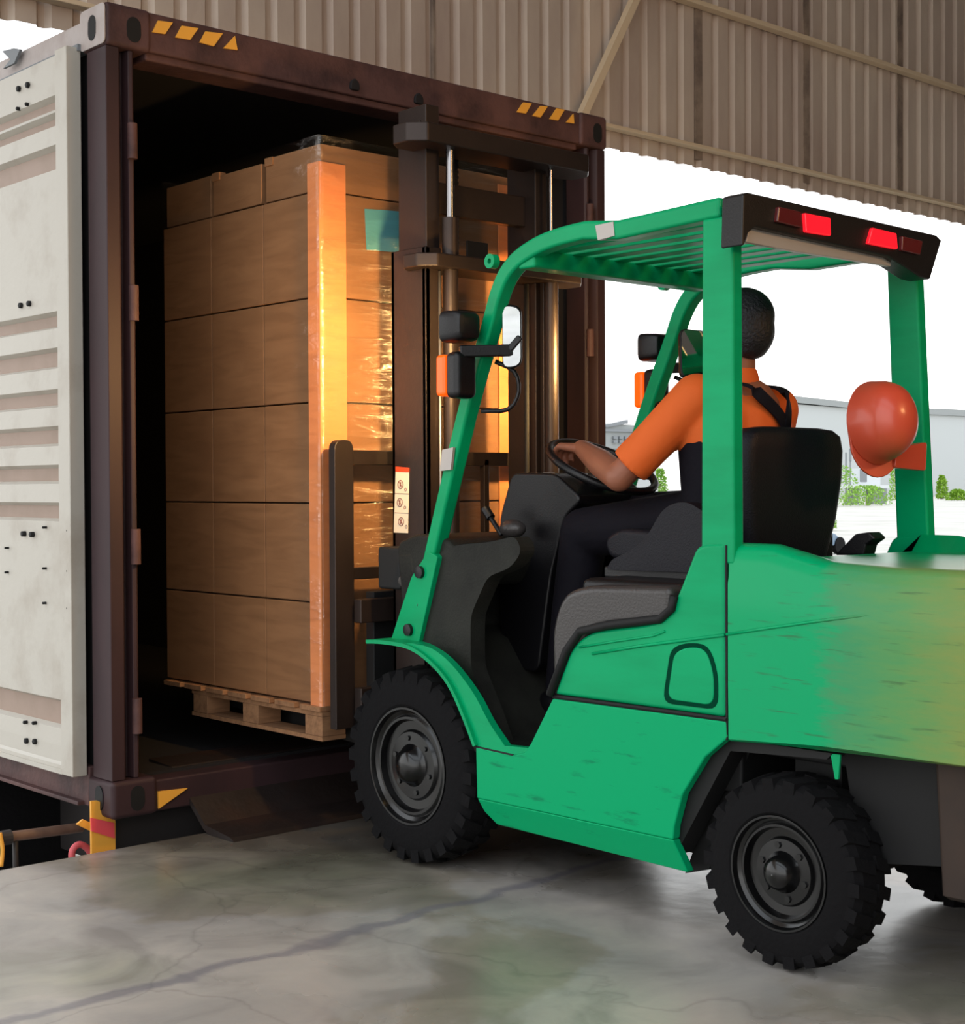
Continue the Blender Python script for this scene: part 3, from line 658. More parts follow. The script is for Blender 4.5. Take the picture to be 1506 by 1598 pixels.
# --- overhead guard
def gshift(s_): return (lambda u, v: s_*.055*max(0, u-2.45))
leg_c = smoothpath([Vector(q) for q in SX([(628, 1000), (690, 745), (722, 620), (755, 510), (771, 455), (789, 420), (818, 394), (866, 372), (955, 352)], FX0+.045)], 5)
leg_c = [q for q in leg_c if q.x > 2.92]+[Vector((2.80, 1.895)), Vector((2.43, 1.903))]
gd = {}
for s_ in (-1, 1):
    b = MB(); xs = (FX0, FX0+.052) if s_ < 0 else (mirx(FX0+.052), mirx(FX0))
    b.prism(ribbon(leg_c, .026, .026), *xs, shift=gshift(1 if s_ < 0 else -.4))
    o = b.build('guard_rail', M['green'], fk, bevel=.010, seg=3); gd[s_] = o
    # rear post
    b = MB(); xs = (FX0+.004, FX0+.046) if s_ < 0 else (mirx(FX0+.046), mirx(FX0+.004))
    b.prism([(2.388, 1.0), (2.496, 1.0), (2.490, 1.88), (2.392, 1.88)], *xs, shift=(lambda u, v: 0) if s_ < 0 else (lambda u, v: -.075*max(0, v-1)))
    b.build('guard_post', M['green'], fk, bevel=.008, seg=3)
    # foot plate with bolts
    b = MB(); xs = (FX0-.004, FX0+.045) if s_ < 0 else (mirx(FX0+.045), mirx(FX0-.004))
    b.prism(rounded(SX([(604, 1003), (640, 900), (668, 860), (684, 868), (652, 1005)], FX0+.062), .012), *xs, shift=gshift(1 if s_ < 0 else -.4))
    fp = b.build('guard_foot', M['green'], fk, bevel=.006)
    if s_ < 0:
        for px, py in ((656, 893), (637, 983)):
            y, z = SX([(px, py)], FX0+.062)[0]; xx = FX0+.055*(y-2.45)-.004
            MB().lathe([(-.014, .008), (-.012, .019), (.01, .021)], (xx, y, z), 0, 14).build('bolt_cap', M['black'], fp, smooth='auto')
    # lifting eye at the front bend
    e = Vector((0, *SX([(768, 408)], FX0+.07)[0])); xx = FX0+.07 if s_ < 0 else mirx(FX0+.07)-.03
    MB().lathe([(-.012, .008), (-.012, .022), (.012, .022), (.012, .008), (-.012, .008)], (xx, e.y, e.z), 0, 16, cap=False).build('lifting_eye', M['green'], o, smooth='auto')
gx0, gx1 = FX0+.07, FX1-.13
MB().box(gx0-.02, gx1+.03, 3.15, 3.22, 1.835, 1.890).build('front_crossbar', M['green'], fk, bevel=.008)
MB().box(gx0-.02, gx1+.05, 2.42, 2.50, 1.845, 1.90).build('rear_crossbar', M['green'], fk, bevel=.008)
for i in range(8):
    x = gx0+.045+i*(gx1-gx0-.02)/8
    MB().box(x, x+.052, 2.46, 3.18, 1.885, 1.897).build('guard_slat', M['green'], fk, bevel=.003)
MB().prism(SX([(930, 352), (958, 346), (960, 368), (934, 375)], FX0+.02), FX0+.017, FX0+.03).build('rail_decal', M['silver'], gd[-1])
MB().prism(SX([(692, 702), (709, 698), (705, 733), (688, 735)], FX0+.052), FX0+.047, FX0+.056).build('leg_decal', M['silver'], gd[-1])
# rear lamp bar
lb = MB(); YB = 2.375
outer = [(1160, 303), (1168, 300), (1300, 330), (1462, 367), (1470, 375), (1452, 436), (1436, 432), (1388, 401), (1300, 381), (1200, 359), (1180, 354), (1168, 364), (1162, 383), (1158, 383)]
pl = SY(outer, YB-.055)
lb.prism(pl, YB-.055, YB+.012, 1)
lo_ = lb.build('rear_lamp_bar', M['black'], fk, bevel=.012, seg=3)
for pts_, m_ in (([(1256, 332), (1296, 340), (1297, 368), (1258, 362)], 'redlens'), ([(1362, 355), (1399, 364), (1401, 389), (1355, 380)], 'redlens'), ([(1215, 322), (1250, 330), (1252, 356), (1212, 346)], 'darklens'), ([(1408, 368), (1440, 376), (1436, 398), (1407, 391)], 'darklens')):
    MB().prism(SY(pts_, YB-.064), YB-.066, YB-.05, 1).build('tail_lamp' if m_ == 'redlens' else 'reflector', M[m_], lo_, bevel=.004)
MB().prism(SY([(1168, 350), (1388, 394), (1388, 416), (1240, 393), (1162, 378)], YB-.03), YB-.035, YB-.02, 1).build('lamp_bar_plate', M['silver'], fk, bevel=.002)
# lamps, signals and mirrors on the front legs
def cluster(s_):
    if s_ < 0: X = 3.0; dx = -.0
    else: X = 3.965; dx = 0
    g = lambda px, py: P(px, py, 0, 3.03)
    yb, zb = 3.39, 1.60
    # head lamp
    if s_ < 0: hx, hy, hz = 3.0, 3.40, 1.678
    else: hx, hy, hz = 3.945, 3.455, 1.675
    b = MB(); w0 = .053
    sq = [(-w0, -w0*.9), (w0, -w0*.9), (w0, w0*.9), (-w0, w0*.9)]
    sq = rounded(sq, .025, 4)
    b.loft([[(hx+u*k_, hy+t, hz+v*k_) for u, v in sq] for t, k_ in ((-.05, .5), (-.045, .78), (-.03, .92), (.02, 1), (.035, 1))])
    h = b.build('head_lamp', M['black'], fk, bevel=.004)
    b = MB(); b.loft([[(hx+u*.86, hy+t, hz+v*.86) for u, v in sq] for t in (.03, .038)]); b.build('lamp_lens', M['white_lens'], h)
    # signal
    sx, sy, sz = hx-.002, hy+.02, hz-.145
    b = MB(); b.box(sx-.035, sx+.05, sy-.05, sy+.01, sz-.07, sz+.07); sg = b.build('turn_signal', M['black'], fk, bevel=.02, seg=3)
    MB().box(sx-.04, sx+.035, sy+.002, sy+.045, sz-.062, sz+.062).build('amber_lens', M['amber'], sg, bevel=.012, seg=3)
    # bracket clamp and guard loop
    b = MB(); c0 = Vector((hx, hy, hz-.06))
    xx = (3.02+.055*.85) if s_ < 0 else 3.96
    b.bar((hx-.01, hy-.01, hz-.075), (xx+.06, hy-.09, hz-.07), .03, .035)
    b.bar((xx+.05, hy-.09, hz-.07), (xx+.075, hy-.115, hz-.03), .02, .02)
    b.build('lamp_bracket', M['black'], fk, bevel=.005)
    b = MB(); yy = hy-.06
    b.tube(smoothpath([(xx+.05, yy+.03, hz-.10), (xx+.09, yy-.01, hz-.13), (xx+.10, yy-.02, hz-.19), (xx+.075, yy-.0, hz-.245), (xx+.01, yy+.05, hz-.25)], 3), .007, 8)
    b.build('grab_loop', M['black'], fk, smooth=True)
cluster(-1); cluster(1)
def rmirror(c, wd, ht, yaw, tilt=0):
    m4 = Matrix.Translation(Vector(c)) @ Matrix.Rotation(yaw, 4, 'Z') @ Matrix.Rotation(tilt, 4, 'X')
    sq = rounded([(-wd, -ht), (wd*.9, -ht*.92), (wd, ht*.9), (-wd*.9, ht)], .025, 4)
    b = MB(); b.loft([[m4 @ Vector((u*k_, t, v*k_)) for u, v in sq] for t, k_ in ((.03, .7), (.02, .95), (0, 1), (-.006, .96))])
    o = b.build('rear_view_mirror', M['black'], fk, bevel=.002)
    b = MB(); n_ = 6
    for i in range(1): b.loft([[m4 @ Vector((u*.9, t, v*.93)) for u, v in sq] for t in (-.004, -.0085)])
    b.build('mirror_glass', M['mirror'], o)
    return o
q = P(799, 525, 0, 3.13); rmirror(q, .031, .100, math.radians(-52), math.radians(8))
q = P(1084, 552, 0, 3.88); rmirror(q, .055, .085, math.radians(-30), math.radians(-8))
# --- steering wheel
SWC = Vector((3.54, 3.325, 1.262)); tl = math.radians(27)
rotm = Matrix.Translation(SWC) @ Matrix.Rotation(tl, 4, 'X')
b = MB(); R_ = .178; rings = []
for k_ in range(40):
    q = 2*math.pi*k_/40; c0 = Vector((R_*math.cos(q), R_*math.sin(q), 0)); rd = c0.normalized()
    rings.append([rotm @ (c0+rd*.013*math.cos(t)+Vector((0, 0, .013*math.sin(t)))) for t in (2*math.pi*j/10 for j in range(10))])
rings.append(rings[0]); b.loft(rings, cap=False)
bmesh.ops.remove_doubles(b.bm, verts=b.bm.verts, dist=1e-5)
sw = b.build('steering_wheel', M['black'], fk, smooth=True)
b = MB()
for a_ in (90, 210, 330):
    q = math.radians(a_); b.bar(rotm @ Vector((0, 0, -.02)), rotm @ Vector((R_*math.cos(q), R_*math.sin(q), 0)), .028, .01)
b.cyl(rotm @ Vector((0, 0, -.09)), rotm @ Vector((0, 0, -.008)), .035); b.build('wheel_spokes', M['black'], sw, bevel=.003)
# levers
for (p0, p1, rr) in ((P(783, 835, 0, 3.3), P(757, 794, 0, 3.3), .008), (Vector((3.86, 3.5, 1.03)), Vector((3.86, 3.42, 1.16)), .008), (Vector((3.91, 3.5, 1.03)), Vector((3.91, 3.42, 1.16)), .008)):
    b = MB(); b.tube([p0, p1], rr, 8); b.tube([p1-(p1-p0)*.35, p1], rr*1.9, 10); b.build('lever', M['black'], fk, smooth='auto')
q = P(800, 825, 0, 3.32); MB().ball(q, (.035, .05, .03)).build('lever_boot', M['grey_plastic'], fk, smooth=True)
# --- seat
st = MB()
sp_ = [(0, 0)]
def seatback():
    b = MB(); rings = []
    prof = [(.92, .165, .05), (.98, .185, .06), (1.10, .215, .062), (1.22, .236, .055), (1.30, .236, .05), (1.34, .222, .045), (1.358, .19, .034), (1.364, .13, .018)]
    for z, hw, th in prof:
        yc = 2.665-.18*(z-.9)*.6
        poly = rounded([(-hw, -th), (hw, -th), (hw, th), (-hw, th)], min(th, .05)*.9, 5)
        rings.append([(3.555+u, yc+v, z) for u, v in poly])
    b.loft(rings); return b.build('seat_back', M['seat'], fk, smooth='auto', auto=60)
seatback()
MB().prism(rounded([(2.66, .955), (3.08, .985), (3.10, 1.04), (3.04, 1.075), (2.66, 1.06)], .035), 3.30, 3.82).build('seat_cushion', M['seat'], fk, bevel=.02, seg=3)
MB().box(3.25, 3.86, 2.62, 3.05, .93, .965).build('seat_base', M['black'], fk, bevel=.008)
hp = rounded([(2.60, .96), (2.60, 1.10), (2.72, 1.16), (2.80, 1.14), (2.88, 1.03), (3.0, .985), (3.02, .955)], [.01, .05, .04, .05, .08, .03, .01], 5)
for x0 in (3.23, 3.70): MB().prism(hp, x0, x0+.055).build('hip_support', M['seat'], fk, bevel=.022, seg=4)
pl = SX([(1308, 866), (1340, 833), (1362, 830), (1372, 840), (1358, 850), (1354, 866)], 3.7)
MB().prism(pl, 3.68, 3.74).build('hood_latch', M['black'], fk, bevel=.006)
# --- mast
def mast_box(name, boxes, m_='mast', parent=fk, bev=.004):
    b = MB()
    for q in boxes: b.box(*q)
    return b.build(name, M[m_], parent, bevel=bev)
MX0, MX1, MYR, MYF = 3.25, 3.87, 3.853, 4.035
mast_box('outer_upright', [(MX0, MX0+.022, MYR, MYF, .12, 2.0), (MX0, MX0+.07, MYR, MYR+.02, .12, 2.0), (MX0, MX0+.07, MYF-.02, MYF, .12, 2.0)])
mast_box('outer_upright', [(MX1-.022, MX1, MYR, MYF, .12, 2.0), (MX1-.07, MX1, MYR, MYR+.02, .12, 2.0), (MX1-.07, MX1, MYF-.02, MYF, .12, 2.0)])
mast_box('inner_upright', [(MX0+.026, MX0+.085, MYR+.025, MYF-.01, .15, 2.48)])
mast_box('inner_upright', [(MX1-.085, MX1-.026, MYR+.025, MYF-.01, .15, 2.42)])
mast_box('mast_crossbar', [(MX0+.02, MX1-.02, MYR+.05, MYF-.04, 2.38, 2.43)])
z1, z0 = P(760, 297, 1, 3.93).z, P(760, 345, 1, 3.93).z
mast_box('mast_crossbar', [(MX0+.03, MX1-.03, 3.93, 3.97, z0, z1)])
def cross_plate(z0, z1, xr, nm):
    xl = MX0+MX1-xr+.07; yb, yf = 3.79, 3.95
    poly = [(xl+.05, yb), (xr-.06, yb), (xr, yb+.06), (xr, yf-.02), (xr-.06, yf), (xl+.05, yf), (xl, yf-.04), (xl, yb+.05)]
    return MB().prism(poly, z0, z1, 2).build(nm, M['mast'], fk, bevel=.006)
cross_plate(2.33, 2.395, 4.03, 'crosshead_plate')
cross_plate(1.925, 1.972, 3.99, 'crosshead_plate')
for x in (MX0+.095, MX1-.05):
    MB().tube([(x, 3.835, .25), (x, 3.835, 1.925)], .026, 20).build('lift_cylinder', M['mast'], fk, smooth='auto')
    MB().tube([(x, 3.835, 1.97), (x, 3.835, 2.10)], .028, 20).build('cylinder_cap', M['mast'], fk, smooth='auto')
    MB().tube([(x, 3.835, 2.10), (x, 3.835, 2.335)], .0145 if x < 3.5 else .007, 20).build('chrome_rod', M['chrome'], fk, smooth='auto')
b = MB()
for i in range(44):
    z = 1.97+i*.0095
    b.box(3.492-(.011 if i % 2 else .015), 3.492+(.011 if i % 2 else .015), 3.975, 3.985, z, z+.009)
b.build('lift_chain', M['frame_black'], fk)
q = P(743, 391, 1, 4.0); MB().box(q.x-.05, q.x+.05, 3.99, 4.0, q.z-.035, q.z+.03).build('anchor_plate', M['frame_black'], fk, bevel=.003)
MB().tube([(MX1-.12, 3.89, .4), (MX1-.12, 3.89, 1.92)], .009, 8).build('hydraulic_hose', M['frame_black'], fk, smooth=True)
MB().tube([(MX0+.055, 3.845, .4), (MX0+.055, 3.845, 1.92)], .005, 8).build('hydraulic_pipe', M['steel'], fk, smooth=True)
# tilt cylinder + hose bracket near left leg foot
MB().tube([P(630, 905, 1, 3.86), P(660, 945, 1, 3.7)], .02, 12).build('tilt_cylinder', M['steel'], fk, smooth='auto')
MB().box(3.14, 3.26, 3.86, 3.98, .86, 1.0).build('valve_block', M['frame_black'], fk, bevel=.01)
# warning sticker on the upright (three pictograms of prohibited acts)
stk = P(617, 728, 0, MX0).y, P(617, 728, 0, MX0).z
pl = SX([(618, 728), (639, 730), (637, 832), (615, 831)], MX0)
so = MB().prism(pl, MX0-.0015, MX0+.002).build('warning_sticker', M['sticker'], fk)
MB().prism(SX([(618, 728), (639, 730), (639, 737), (618, 736)], MX0), MX0-.0025, MX0+.001).build('sticker_band', M['sticker_red'], so)
b = MB()
for cx_, cy_ in ((625, 756), (624, 784), (626, 814)):
    c0 = P(cx_, cy_, 0, MX0-.002)
    b.tube([(MX0-.002, c0.y+.014*math.cos(t), c0.z+.014*math.sin(t)) for t in (2*math.pi*j/16 for j in range(17))], .0013, 5)
    b.tube([(MX0-.002, c0.y+.009, c0.z+.009), (MX0-.002, c0.y-.009, c0.z-.009)], .0012, 5)
    b.tube([(MX0-.002, c0.y+.002, c0.z-.008), (MX0-.002, c0.y-.001, c0.z+.008)], .0022, 5)
    c1 = P(cx_+8, cy_+8, 0, MX0-.002)
    b.tube([(MX0-.002, c1.y+.005*math.cos(t), c1.z+.005*math.sin(t)) for t in (2*math.pi*j/10 for j in range(11))], .001, 5)
for yy in (770, 800): 
    b.tube([P(616, yy, 0, MX0-.002), P(638, yy+1, 0, MX0-.002)], .0008, 4)
b.build('pictograms', M['ink'], so)
# carriage, backrest, forks
mast_box('carriage', [(3.12, 4.0, 4.045, 4.085, .42, .52), (3.12, 4.0, 4.045, 4.085, .74, .82), (3.3, 3.36, 4.04, 4.1, .4, .95), (3.76, 3.82, 4.04, 4.1, .4, .95)])
bk = []
b = MB()
for x in (3.055, 3.975):
    b.prism(rounded([(x, .38), (x+.08, .38), (x+.08, 1.36), (x, 1.36)], [0, 0, .035, .035], 5), 4.10, 4.135, 1)
b.box(3.08, 4.03, 4.105, 4.13, 1.275, 1.325).box(3.08, 4.03, 4.105, 4.13, .885, .925).box(3.74, 3.765, 4.105, 4.13, .5, 1.3)
b.build('load_backrest', M['mast'], fk, bevel=.003)
for x in (3.21, 3.68):
    b = MB(); b.prism([(4.09, .30), (4.135, .30), (4.98, .352), (5.0, .362), (5.0, .372), (4.135, .40), (4.135, .84), (4.09, .84)], x, x+.1); b.build('fork', M['frame_black'], fk, bevel=.004)

# head lamps throw warm light on the cartons
for hx, hy, hz, e_ in ((2.985, 3.45, 1.678, 95), (3.95, 3.51, 1.675, 95)):
    l_ = lamp('headlamp_beam', 'SPOT', (hx, hy, hz), e_, (1, .60, .22), None, None, spot_size=math.radians(140), spot_blend=1.0, shadow_soft_size=.04)
    aim(l_, (hx+.13, 4.2, hz-.14)); l_.parent = fk

# ================================================================== HARD HAT on the right post
q = Vector((3.95, 2.55, 1.395)); hc = P(1384, 655, 1, 2.335)
hat = MB(); rings = []
ax_ = Vector((-.35, -.9, .12)).normalized(); ux = ax_.cross(Vector((0, 0, 1))).normalized(); uz = ux.cross(ax_).normalized()
base = hc-ax_*.02
for t, r in ((-.035, .112), (-.03, .118), (0, .112), (.03, .106), (.06, .093), (.085, .068), (.098, .035), (.101, .004)):
    rings.append([base+ax_*t+ux*math.cos(q_)*r*.80+uz*math.sin(q_)*r for q_ in (2*math.pi*j/32 for j in range(32))])
hat.loft(rings)
ho = hat.build('hard_hat', M['helmet'], None, smooth='auto', auto=50)
tag(ho, 'orange hard hat hanging on the right rear post of the forklift', 'hard hat')
b = MB(); rings = []
for t, s1 in ((-.045, 1), (-.036, 1)):
    rings.append([base+ax_*t+ux*(math.cos(q_)*.088)+uz*(math.sin(q_)*.118-(.035 if math.sin(q_) < -.3 else 0)) for q_ in (2*math.pi*j/32 for j in range(32))])
b.loft(rings); b.build('brim', M['helmet'], ho, bevel=.003)
b = MB(); b.prism(rounded(SY([(1392, 700), (1440, 690), (1438, 735), (1390, 730)], 2.36), .01), 2.345, 2.375, 1)
b.build('ear_flap', M['helmet'], ho, bevel=.004)

# ================================================================== DRIVER
dr = None
def cone(b, a, c, ra, rc, n=16):
    a, c = Vector(a), Vector(c); b.tube([a, c], [ra, rc], n); b.ball(a, ra, 8); b.ball(c, rc, 8)
def remesh(o, vox, sm=6):
    m_ = o.modifiers.new('remesh', 'REMESH'); m_.mode = 'VOXEL'; m_.voxel_size = vox; m_.use_smooth_shade = True
    s_ = o.modifiers.new('smooth', 'SMOOTH'); s_.iterations = sm; s_.factor = .5
# joints
LS, LE, LH = Vector((3.375, 2.80, 1.452)), Vector((3.265, 3.00, 1.225)), Vector((3.415, 3.295, 1.318))
RS, RE, RH = Vector((3.700, 2.765, 1.425)), Vector((3.86, 2.93, 1.20)), Vector((3.80, 3.18, 1.165))
HEAD = Vector((3.548, 2.785, 1.660))
b = MB()
# torso core, neck, head with face looking along +Y
cone(b, (3.56, 2.80, 1.10), (3.56, 2.79, 1.40), .12, .125)
cone(b, (3.545, 2.785, 1.42), (3.548, 2.785, 1.60), .056, .050)
b.ball(HEAD+Vector((0, -.008, .022)), (.074, .092, .088)); b.ball(HEAD+Vector((0, .02, -.035)), (.058, .07, .07)); b.ball(HEAD+Vector((0, .055, -.075)), (.03, .028, .022))
cone(b, HEAD+Vector((0, .083, .01)), HEAD+Vector((0, .108, -.02)), .010, .014, 8)     # nose
b.ball(HEAD+Vector((0, .086, -.048)), (.025, .012, .009)); b.ball(HEAD+Vector((0, .078, .028)), (.05, .014, .012))
for s_ in (-1, 1): b.ball(HEAD+Vector((s_*.076, -.002, -.008)), (.012, .02, .032)); b.ball(HEAD+Vector((s_*.032, .07, -.02)), (.022, .018, .018))
# arms
cone(b, LS, LE, .048, .042); cone(b, LE, LE.lerp(LH, .45), .043, .043); cone(b, LE.lerp(LH, .45), LH, .043, .027)
cone(b, RS, RE, .048, .042); cone(b, RE, RE.lerp(RH, .45), .043, .042); cone(b, RE.lerp(RH, .45), RH, .042, .027)
def hand(b, wr, fwd, side, dn, curl):
    f_, s_, d_ = fwd.normalized(), side.normalized(), dn.normalized()
    pc = wr+f_*.045
    for t in (-.028, -.01, .01, .028): cone(b, wr+s_*t*.6, wr+f_*.078+s_*t*1.05, .016, .0125, 8)
    for t, ln in ((-.032, .82), (-.011, 1), (.011, .95), (.032, .75)):
        p0 = wr+f_*.08+s_*t
        p1 = p0+(f_*.8+d_*.6*curl).normalized()*.034*ln; p2 = p1+(f_*.1+d_*curl).normalized()*.026*ln; p3 = p2+(-f_*.8*curl+d_*.6).normalized()*.02*ln
        cone(b, p0, p1, .0105, .0098, 8); cone(b, p1, p2, .0098, .009, 8); cone(b, p2, p3, .009, .0078, 8)
    t0 = wr+f_*.02+s_*.028; t1 = t0+(f_*.5+s_*.7+d_*.4).normalized()*.038; t2 = t1+(f_*.8+d_*.6).normalized()*.03
    cone(b, t0, t1, .014, .012, 8); cone(b, t1, t2, .012, .0095, 8)
hand(b, LH, Vector((.22, .95, .1)), Vector((.95, -.22, 0)), Vector((0, .2, -1)), 1.0)
hand(b, RH, Vector((-.1, 1, -.15)), Vector((-1, -.1, 0)), Vector((0, .1, -1)), .7)
# hips and legs inside the overalls
LK, RK = Vector((3.43, 3.30, 1.055)), Vector((3.69, 3.33, 1.10))
LA, RA = Vector((3.44, 3.40, .56)), Vector((3.68, 3.42, .56))
for h_, k_, a_ in ((Vector((3.47, 2.86, 1.10)), LK, LA), (Vector((3.65, 2.86, 1.10)), RK, RA)):
    cone(b, h_, k_, .07, .05); cone(b, k_, a_, .045, .035)
body = b.build('driver', M['skin'], None, smooth=True); remesh(body, .0045, 3)
tag(body, 'person driving the forklift in an orange T-shirt and dark dungarees, hand on the steering wheel', 'person'); dr = body
# T-shirt
b = MB()
cone(b, (3.55, 2.79, 1.12), (3.545, 2.785, 1.36), .138, .138); cone(b, (3.46, 2.79, 1.410), (3.63, 2.775, 1.405), .082, .080)
cone(b, (3.56, 2.83, 1.2), (3.56, 2.81, 1.38), .135, .13)
cone(b, (3.46, 2.79, 1.2), (3.45, 2.79, 1.36), .10, .11); cone(b, (3.63, 2.785, 1.2), (3.635, 2.78, 1.35), .10, .105)
cone(b, (3.545, 2.787, 1.43), (3.547, 2.785, 1.508), .085, .063)
for S, E_ in ((LS, LE), (RS, RE)):
    cone(b, S, S.lerp(E_, .72), .070, .062); b.tube([S.lerp(E_, .4), S.lerp(E_, .86)], [.062, .064], 16)
o = b.build('t_shirt', M['shirt'], dr, smooth=True); remesh(o, .008, 5)
# dungarees
b = MB()
b.ball((3.56, 2.84, 1.10), (.165, .15, .13))
b.tube([(3.55, 2.79, 1.10), (3.548, 2.79, 1.345)], [.150, .148], 32); b.tube([(3.47, 2.79, 1.10), (3.46, 2.79, 1.335)], [.108, .118], 32); b.tube([(3.63, 2.785, 1.10), (3.637, 2.785, 1.335)], [.108, .113], 32)
for h_, k_, a_ in ((Vector((3.47, 2.86, 1.10)), LK, LA), (Vector((3.65, 2.86, 1.10)), RK, RA)):
    cone(b, h_, k_, .094, .078); cone(b, k_, k_.lerp(a_, .5), .076, .072); cone(b, k_.lerp(a_, .5), a_, .072, .062)
o = b.build('dungarees', M['overall'], dr, smooth=True); remesh(o, .009, 5)
b = MB()
def strap(pts):
    p = smoothpath([Vector(q) for q in pts], 5); rings = []
    for i, c0 in enumerate(p):
        t = (p[min(i+1, len(p)-1)]-p[max(i-1, 0)]).normalized(); outw = (c0-Vector((3.56, 2.79, c0.z))).normalized() if c0.z < 1.47 else Vector((0, 0, 1))
        sd = t.cross(outw).normalized()*.017; ow = sd.cross(t).normalized()*.004
        rings.append([c0-sd-ow, c0+sd-ow, c0+sd+ow, c0-sd+ow])
    b.loft(rings)
strap([(3.575, 2.640, 1.33), (3.595, 2.642, 1.39), (3.625, 2.662, 1.445), (3.635, 2.70, 1.482), (3.635, 2.79, 1.492), (3.62, 2.87, 1.46), (3.60, 2.94, 1.34)])
strap([(3.590, 2.640, 1.33), (3.565, 2.640, 1.39), (3.50, 2.660, 1.45), (3.475, 2.70, 1.487), (3.47, 2.80, 1.496), (3.48, 2.88, 1.46), (3.49, 2.94, 1.34)])
b.build('braces', M['overall'], dr, smooth='auto')
# hair
b = MB()
b.ball(HEAD+Vector((0, -.020, .030)), (.082, .096, .088)); b.ball(HEAD+Vector((0, -.038, -.01)), (.077, .076, .085)); b.ball(HEAD+Vector((0, -.043, -.055)), (.060, .050, .04))
for i in range(0):
    a_ = random.uniform(0, 6.28); e_ = random.uniform(.5, 1.4)
    d0 = Vector((math.cos(a_)*math.cos(e_), math.sin(a_)*math.cos(e_)*1, math.sin(e_))); c0 = HEAD+Vector((0, -.022, .036))
    if d0.y > .4: continue
    p0 = c0+Vector((d0.x*.084, d0.y*.094, d0.z*.088)); b.tube([p0, p0+d0*.012+Vector((.012, -.01, .002))], [.01, .004], 6)
o = b.build('hair', M['hair'], dr, smooth=True); remesh(o, .005, 2)
for s_, a_ in ((0, LA), (1, RA)):
    b = MB(); b.ball(a_+Vector((0, .03, -.06)), (.05, .08, .05)); b.ball(a_+Vector((0, .10, -.075)), (.048, .08, .035)); o = b.build('boot', M['black'], dr, smooth=True); remesh(o, .008, 3)

# ================================================================== OUTDOORS
GZ = -1.25
def GP(px, py): return P(px, py, 2, GZ)                    # survey a point on the yard ground
def far_building(name, label, pts_px, base, depth, roof_px=None):
    e = empty(name, label=label, cat='building'); Y = GP(*base).y
    pl = [(x, max(z, GZ)) for x, z in SY(pts_px, Y)]
    MB().prism(pl, Y, Y+depth, 1).build('wall', M['bwhite'], e)
    if roof_px: MB().prism(SY(roof_px, Y-.6), Y-.6, Y+depth, 1).build('roof', M['broof'], e)
    return e, Y
bA, _ = far_building('factory_building', 'long white factory shed far behind the driver, left of the right post', [(1205, 800), (1205, 628), (1338, 638), (1338, 800)], (1270, 779), 14, [(1190, 624), (1232, 617), (1342, 629), (1342, 638), (1232, 627), (1205, 634)])
bB, _ = far_building('factory_building', 'white factory shed beyond the right post at the picture edge', [(1332, 800), (1332, 634), (1560, 652), (1560, 800)], (1430, 775), 14, [(1325, 632), (1560, 642), (1560, 652), (1325, 640)])
bC, YC = far_building('office_building', 'low white building with rows of small windows beyond the steering wheel', [(930, 800), (930, 700), (1018, 696), (1030, 800)], (990, 790), 10, [(925, 676), (948, 661), (1000, 664), (1030, 668), (1060, 690), (1060, 700), (925, 700)])
for r_ in range(2):
    for i in range(7):
        MB().prism(SY([(958+i*9, 681+r_*6), (964+i*9, 681+r_*6), (964+i*9, 685+r_*6), (958+i*9, 685+r_*6)], YC-.9), YC-.9, YC-.5, 1).build('window', M['ac_dark'], bC)
MB().prism(SY([(946, 663), (980, 655), (980, 661), (946, 667)], YC-.9), YC-.9, YC-.5, 1).build('gable_vent', M['ac_dark'], bC)
MB().prism(SY([(930, 669), (1030, 672), (1030, 675), (930, 673)], YC-.9), YC-.9, YC-.5, 1).build('roof_trim', M['ac_dark'], bC)
YU = GP(1357, 787).y; e = empty('cooling_unit', label='grey cooling unit on a small platform in front of the far shed', cat='cooling unit')
def pxbox(n_, m_, x0, y0, x1, y1, Y, dp):
    pl = [(x, max(z, GZ)) for x, z in SY([(x0, y0), (x1, y0), (x1, y1), (x0, y1)], Y)]
    return MB().prism(pl, Y, Y+dp, 1).build(n_, M[m_], e)
pxbox('housing', 'ac', 1343, 731, 1374, 757, YU, 1.5); pxbox('grille', 'ac_dark', 1343, 732, 1353, 752, YU-.1, .1); pxbox('platform', 'ac', 1330, 757, 1388, 762, YU-1, 3)
pxbox('support', 'ac_dark', 1362, 762, 1384, 800, YU, 1); pxbox('support', 'ac_dark', 1334, 762, 1340, 800, YU, 1)
pxbox('antenna', 'ac_dark', 1320, 706, 1322, 800, YU, .1); pxbox('antenna', 'ac_dark', 1326, 700, 1329, 720, YU, .1); pxbox('antenna', 'ac_dark', 1327, 719, 1328, 800, YU, .1)
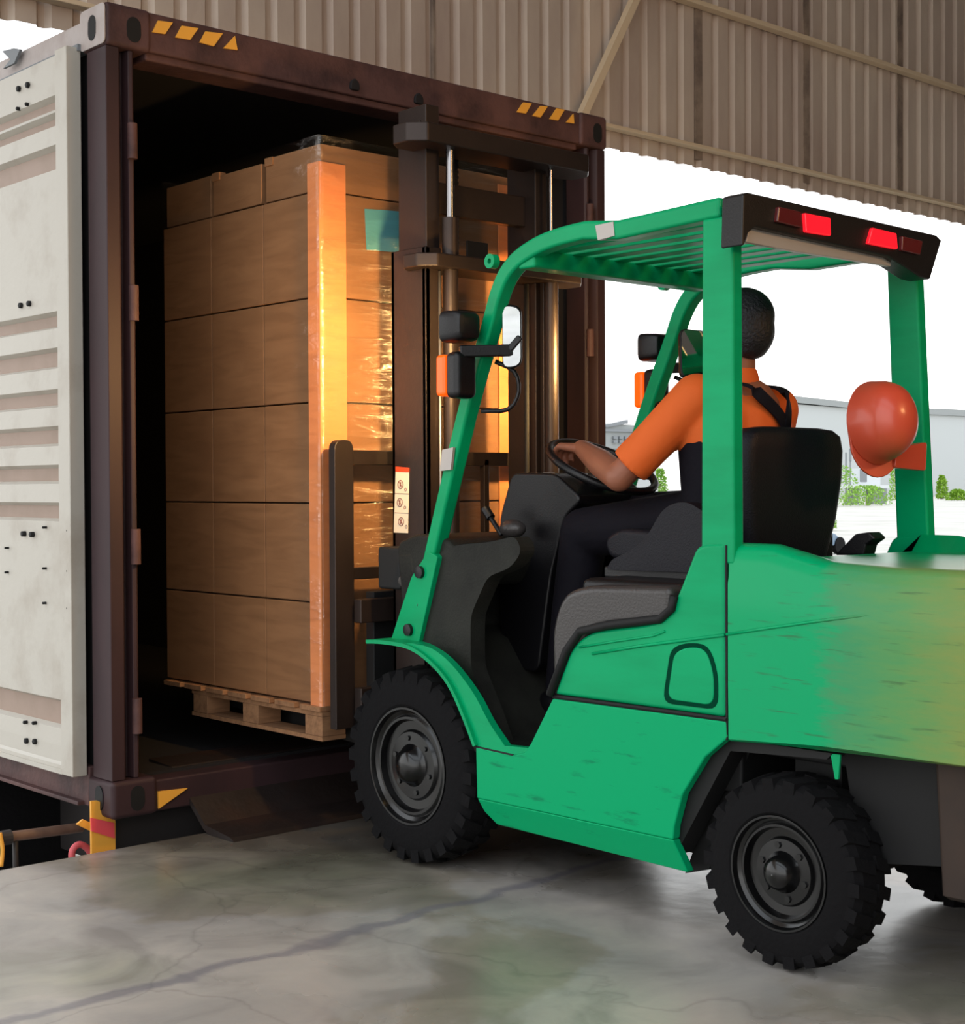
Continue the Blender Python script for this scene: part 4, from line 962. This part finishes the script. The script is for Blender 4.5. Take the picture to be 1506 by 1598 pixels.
def shrub(px, py, wpx, hpx, label, m_='leaf'):
    base = GP(px, py); d = (base-Vector((0, 0, CAMH))).dot(CF); sc_ = d/FPX
    b = MB(); rnd = random.Random(int(px))
    for i in range(900):
        a_ = rnd.uniform(0, 6.283); h_ = rnd.random()
        rad = wpx*.5*sc_*rnd.random()**.4*math.sqrt(max(.08, 1-(h_*.95)**2)); p = base+Vector((math.cos(a_)*rad, math.sin(a_)*rad, .1+h_*hpx*sc_))
        s_ = rnd.uniform(1.2, 2.8)*sc_; n1 = Vector((rnd.uniform(-1, 1), rnd.uniform(-1, 1), rnd.uniform(-1, 1))).normalized(); n2 = n1.cross(Vector((.3, .5, .8))).normalized()
        v = [b.bm.verts.new(p+n1*s_*c_+n2*s_*d_*.6) for c_, d_ in ((-1, 0), (0, -1), (1, 0), (0, 1))]; b.bm.faces.new(v)
    e = empty('shrub', label=label, cat='shrub', group='green shrubs across the yard')
    b.build('foliage', M[m_], e)
    MB().tube([base-Vector((0, 0, .02)), base+Vector((0, 0, hpx*sc_*.5))], .1, 6).build('stem', M['pipe'], e)
shrub(1306, 790, 84, 62, 'bright green bush just right of the seat back, beyond the yard')
shrub(1352, 789, 80, 30, 'low green bush under the cooling unit')
shrub(1289, 828, 34, 46, 'small green bush half hidden by the right edge of the seat back')
shrub(1404, 782, 36, 64, 'green bush seen against the left side of the right post')
shrub(1470, 779, 20, 36, 'spiky yellow-green bush right of the right post', 'palm')
shrub(1494, 781, 34, 16, 'low yellow-green bush near the right picture edge', 'palm')
shrub(1030, 778, 26, 46, 'green bush glimpsed under the elbow of the driver')
e = empty('car', label='pale blue car glimpsed low behind the seat back', cat='car')
c0 = GP(1280, 866); YR = c0.y
MB().prism(rounded([(x, max(z, GZ+.3)) for x, z in SY([(1256, 866), (1256, 846), (1268, 842), (1280, 833), (1304, 832), (1312, 842), (1320, 845), (1320, 866)], YR)], .12), YR, YR+1.7, 1).build('car_body', M['car'], e, bevel=.05)
for px in (1268, 1310):
    q = P(px, 858, 1, YR); MB().lathe([(-.05, .1), (-.05, .3), (.15, .3)], (q.x, YR, GZ+.3), 1, 20).build('car_wheel', M['rubber'], e)
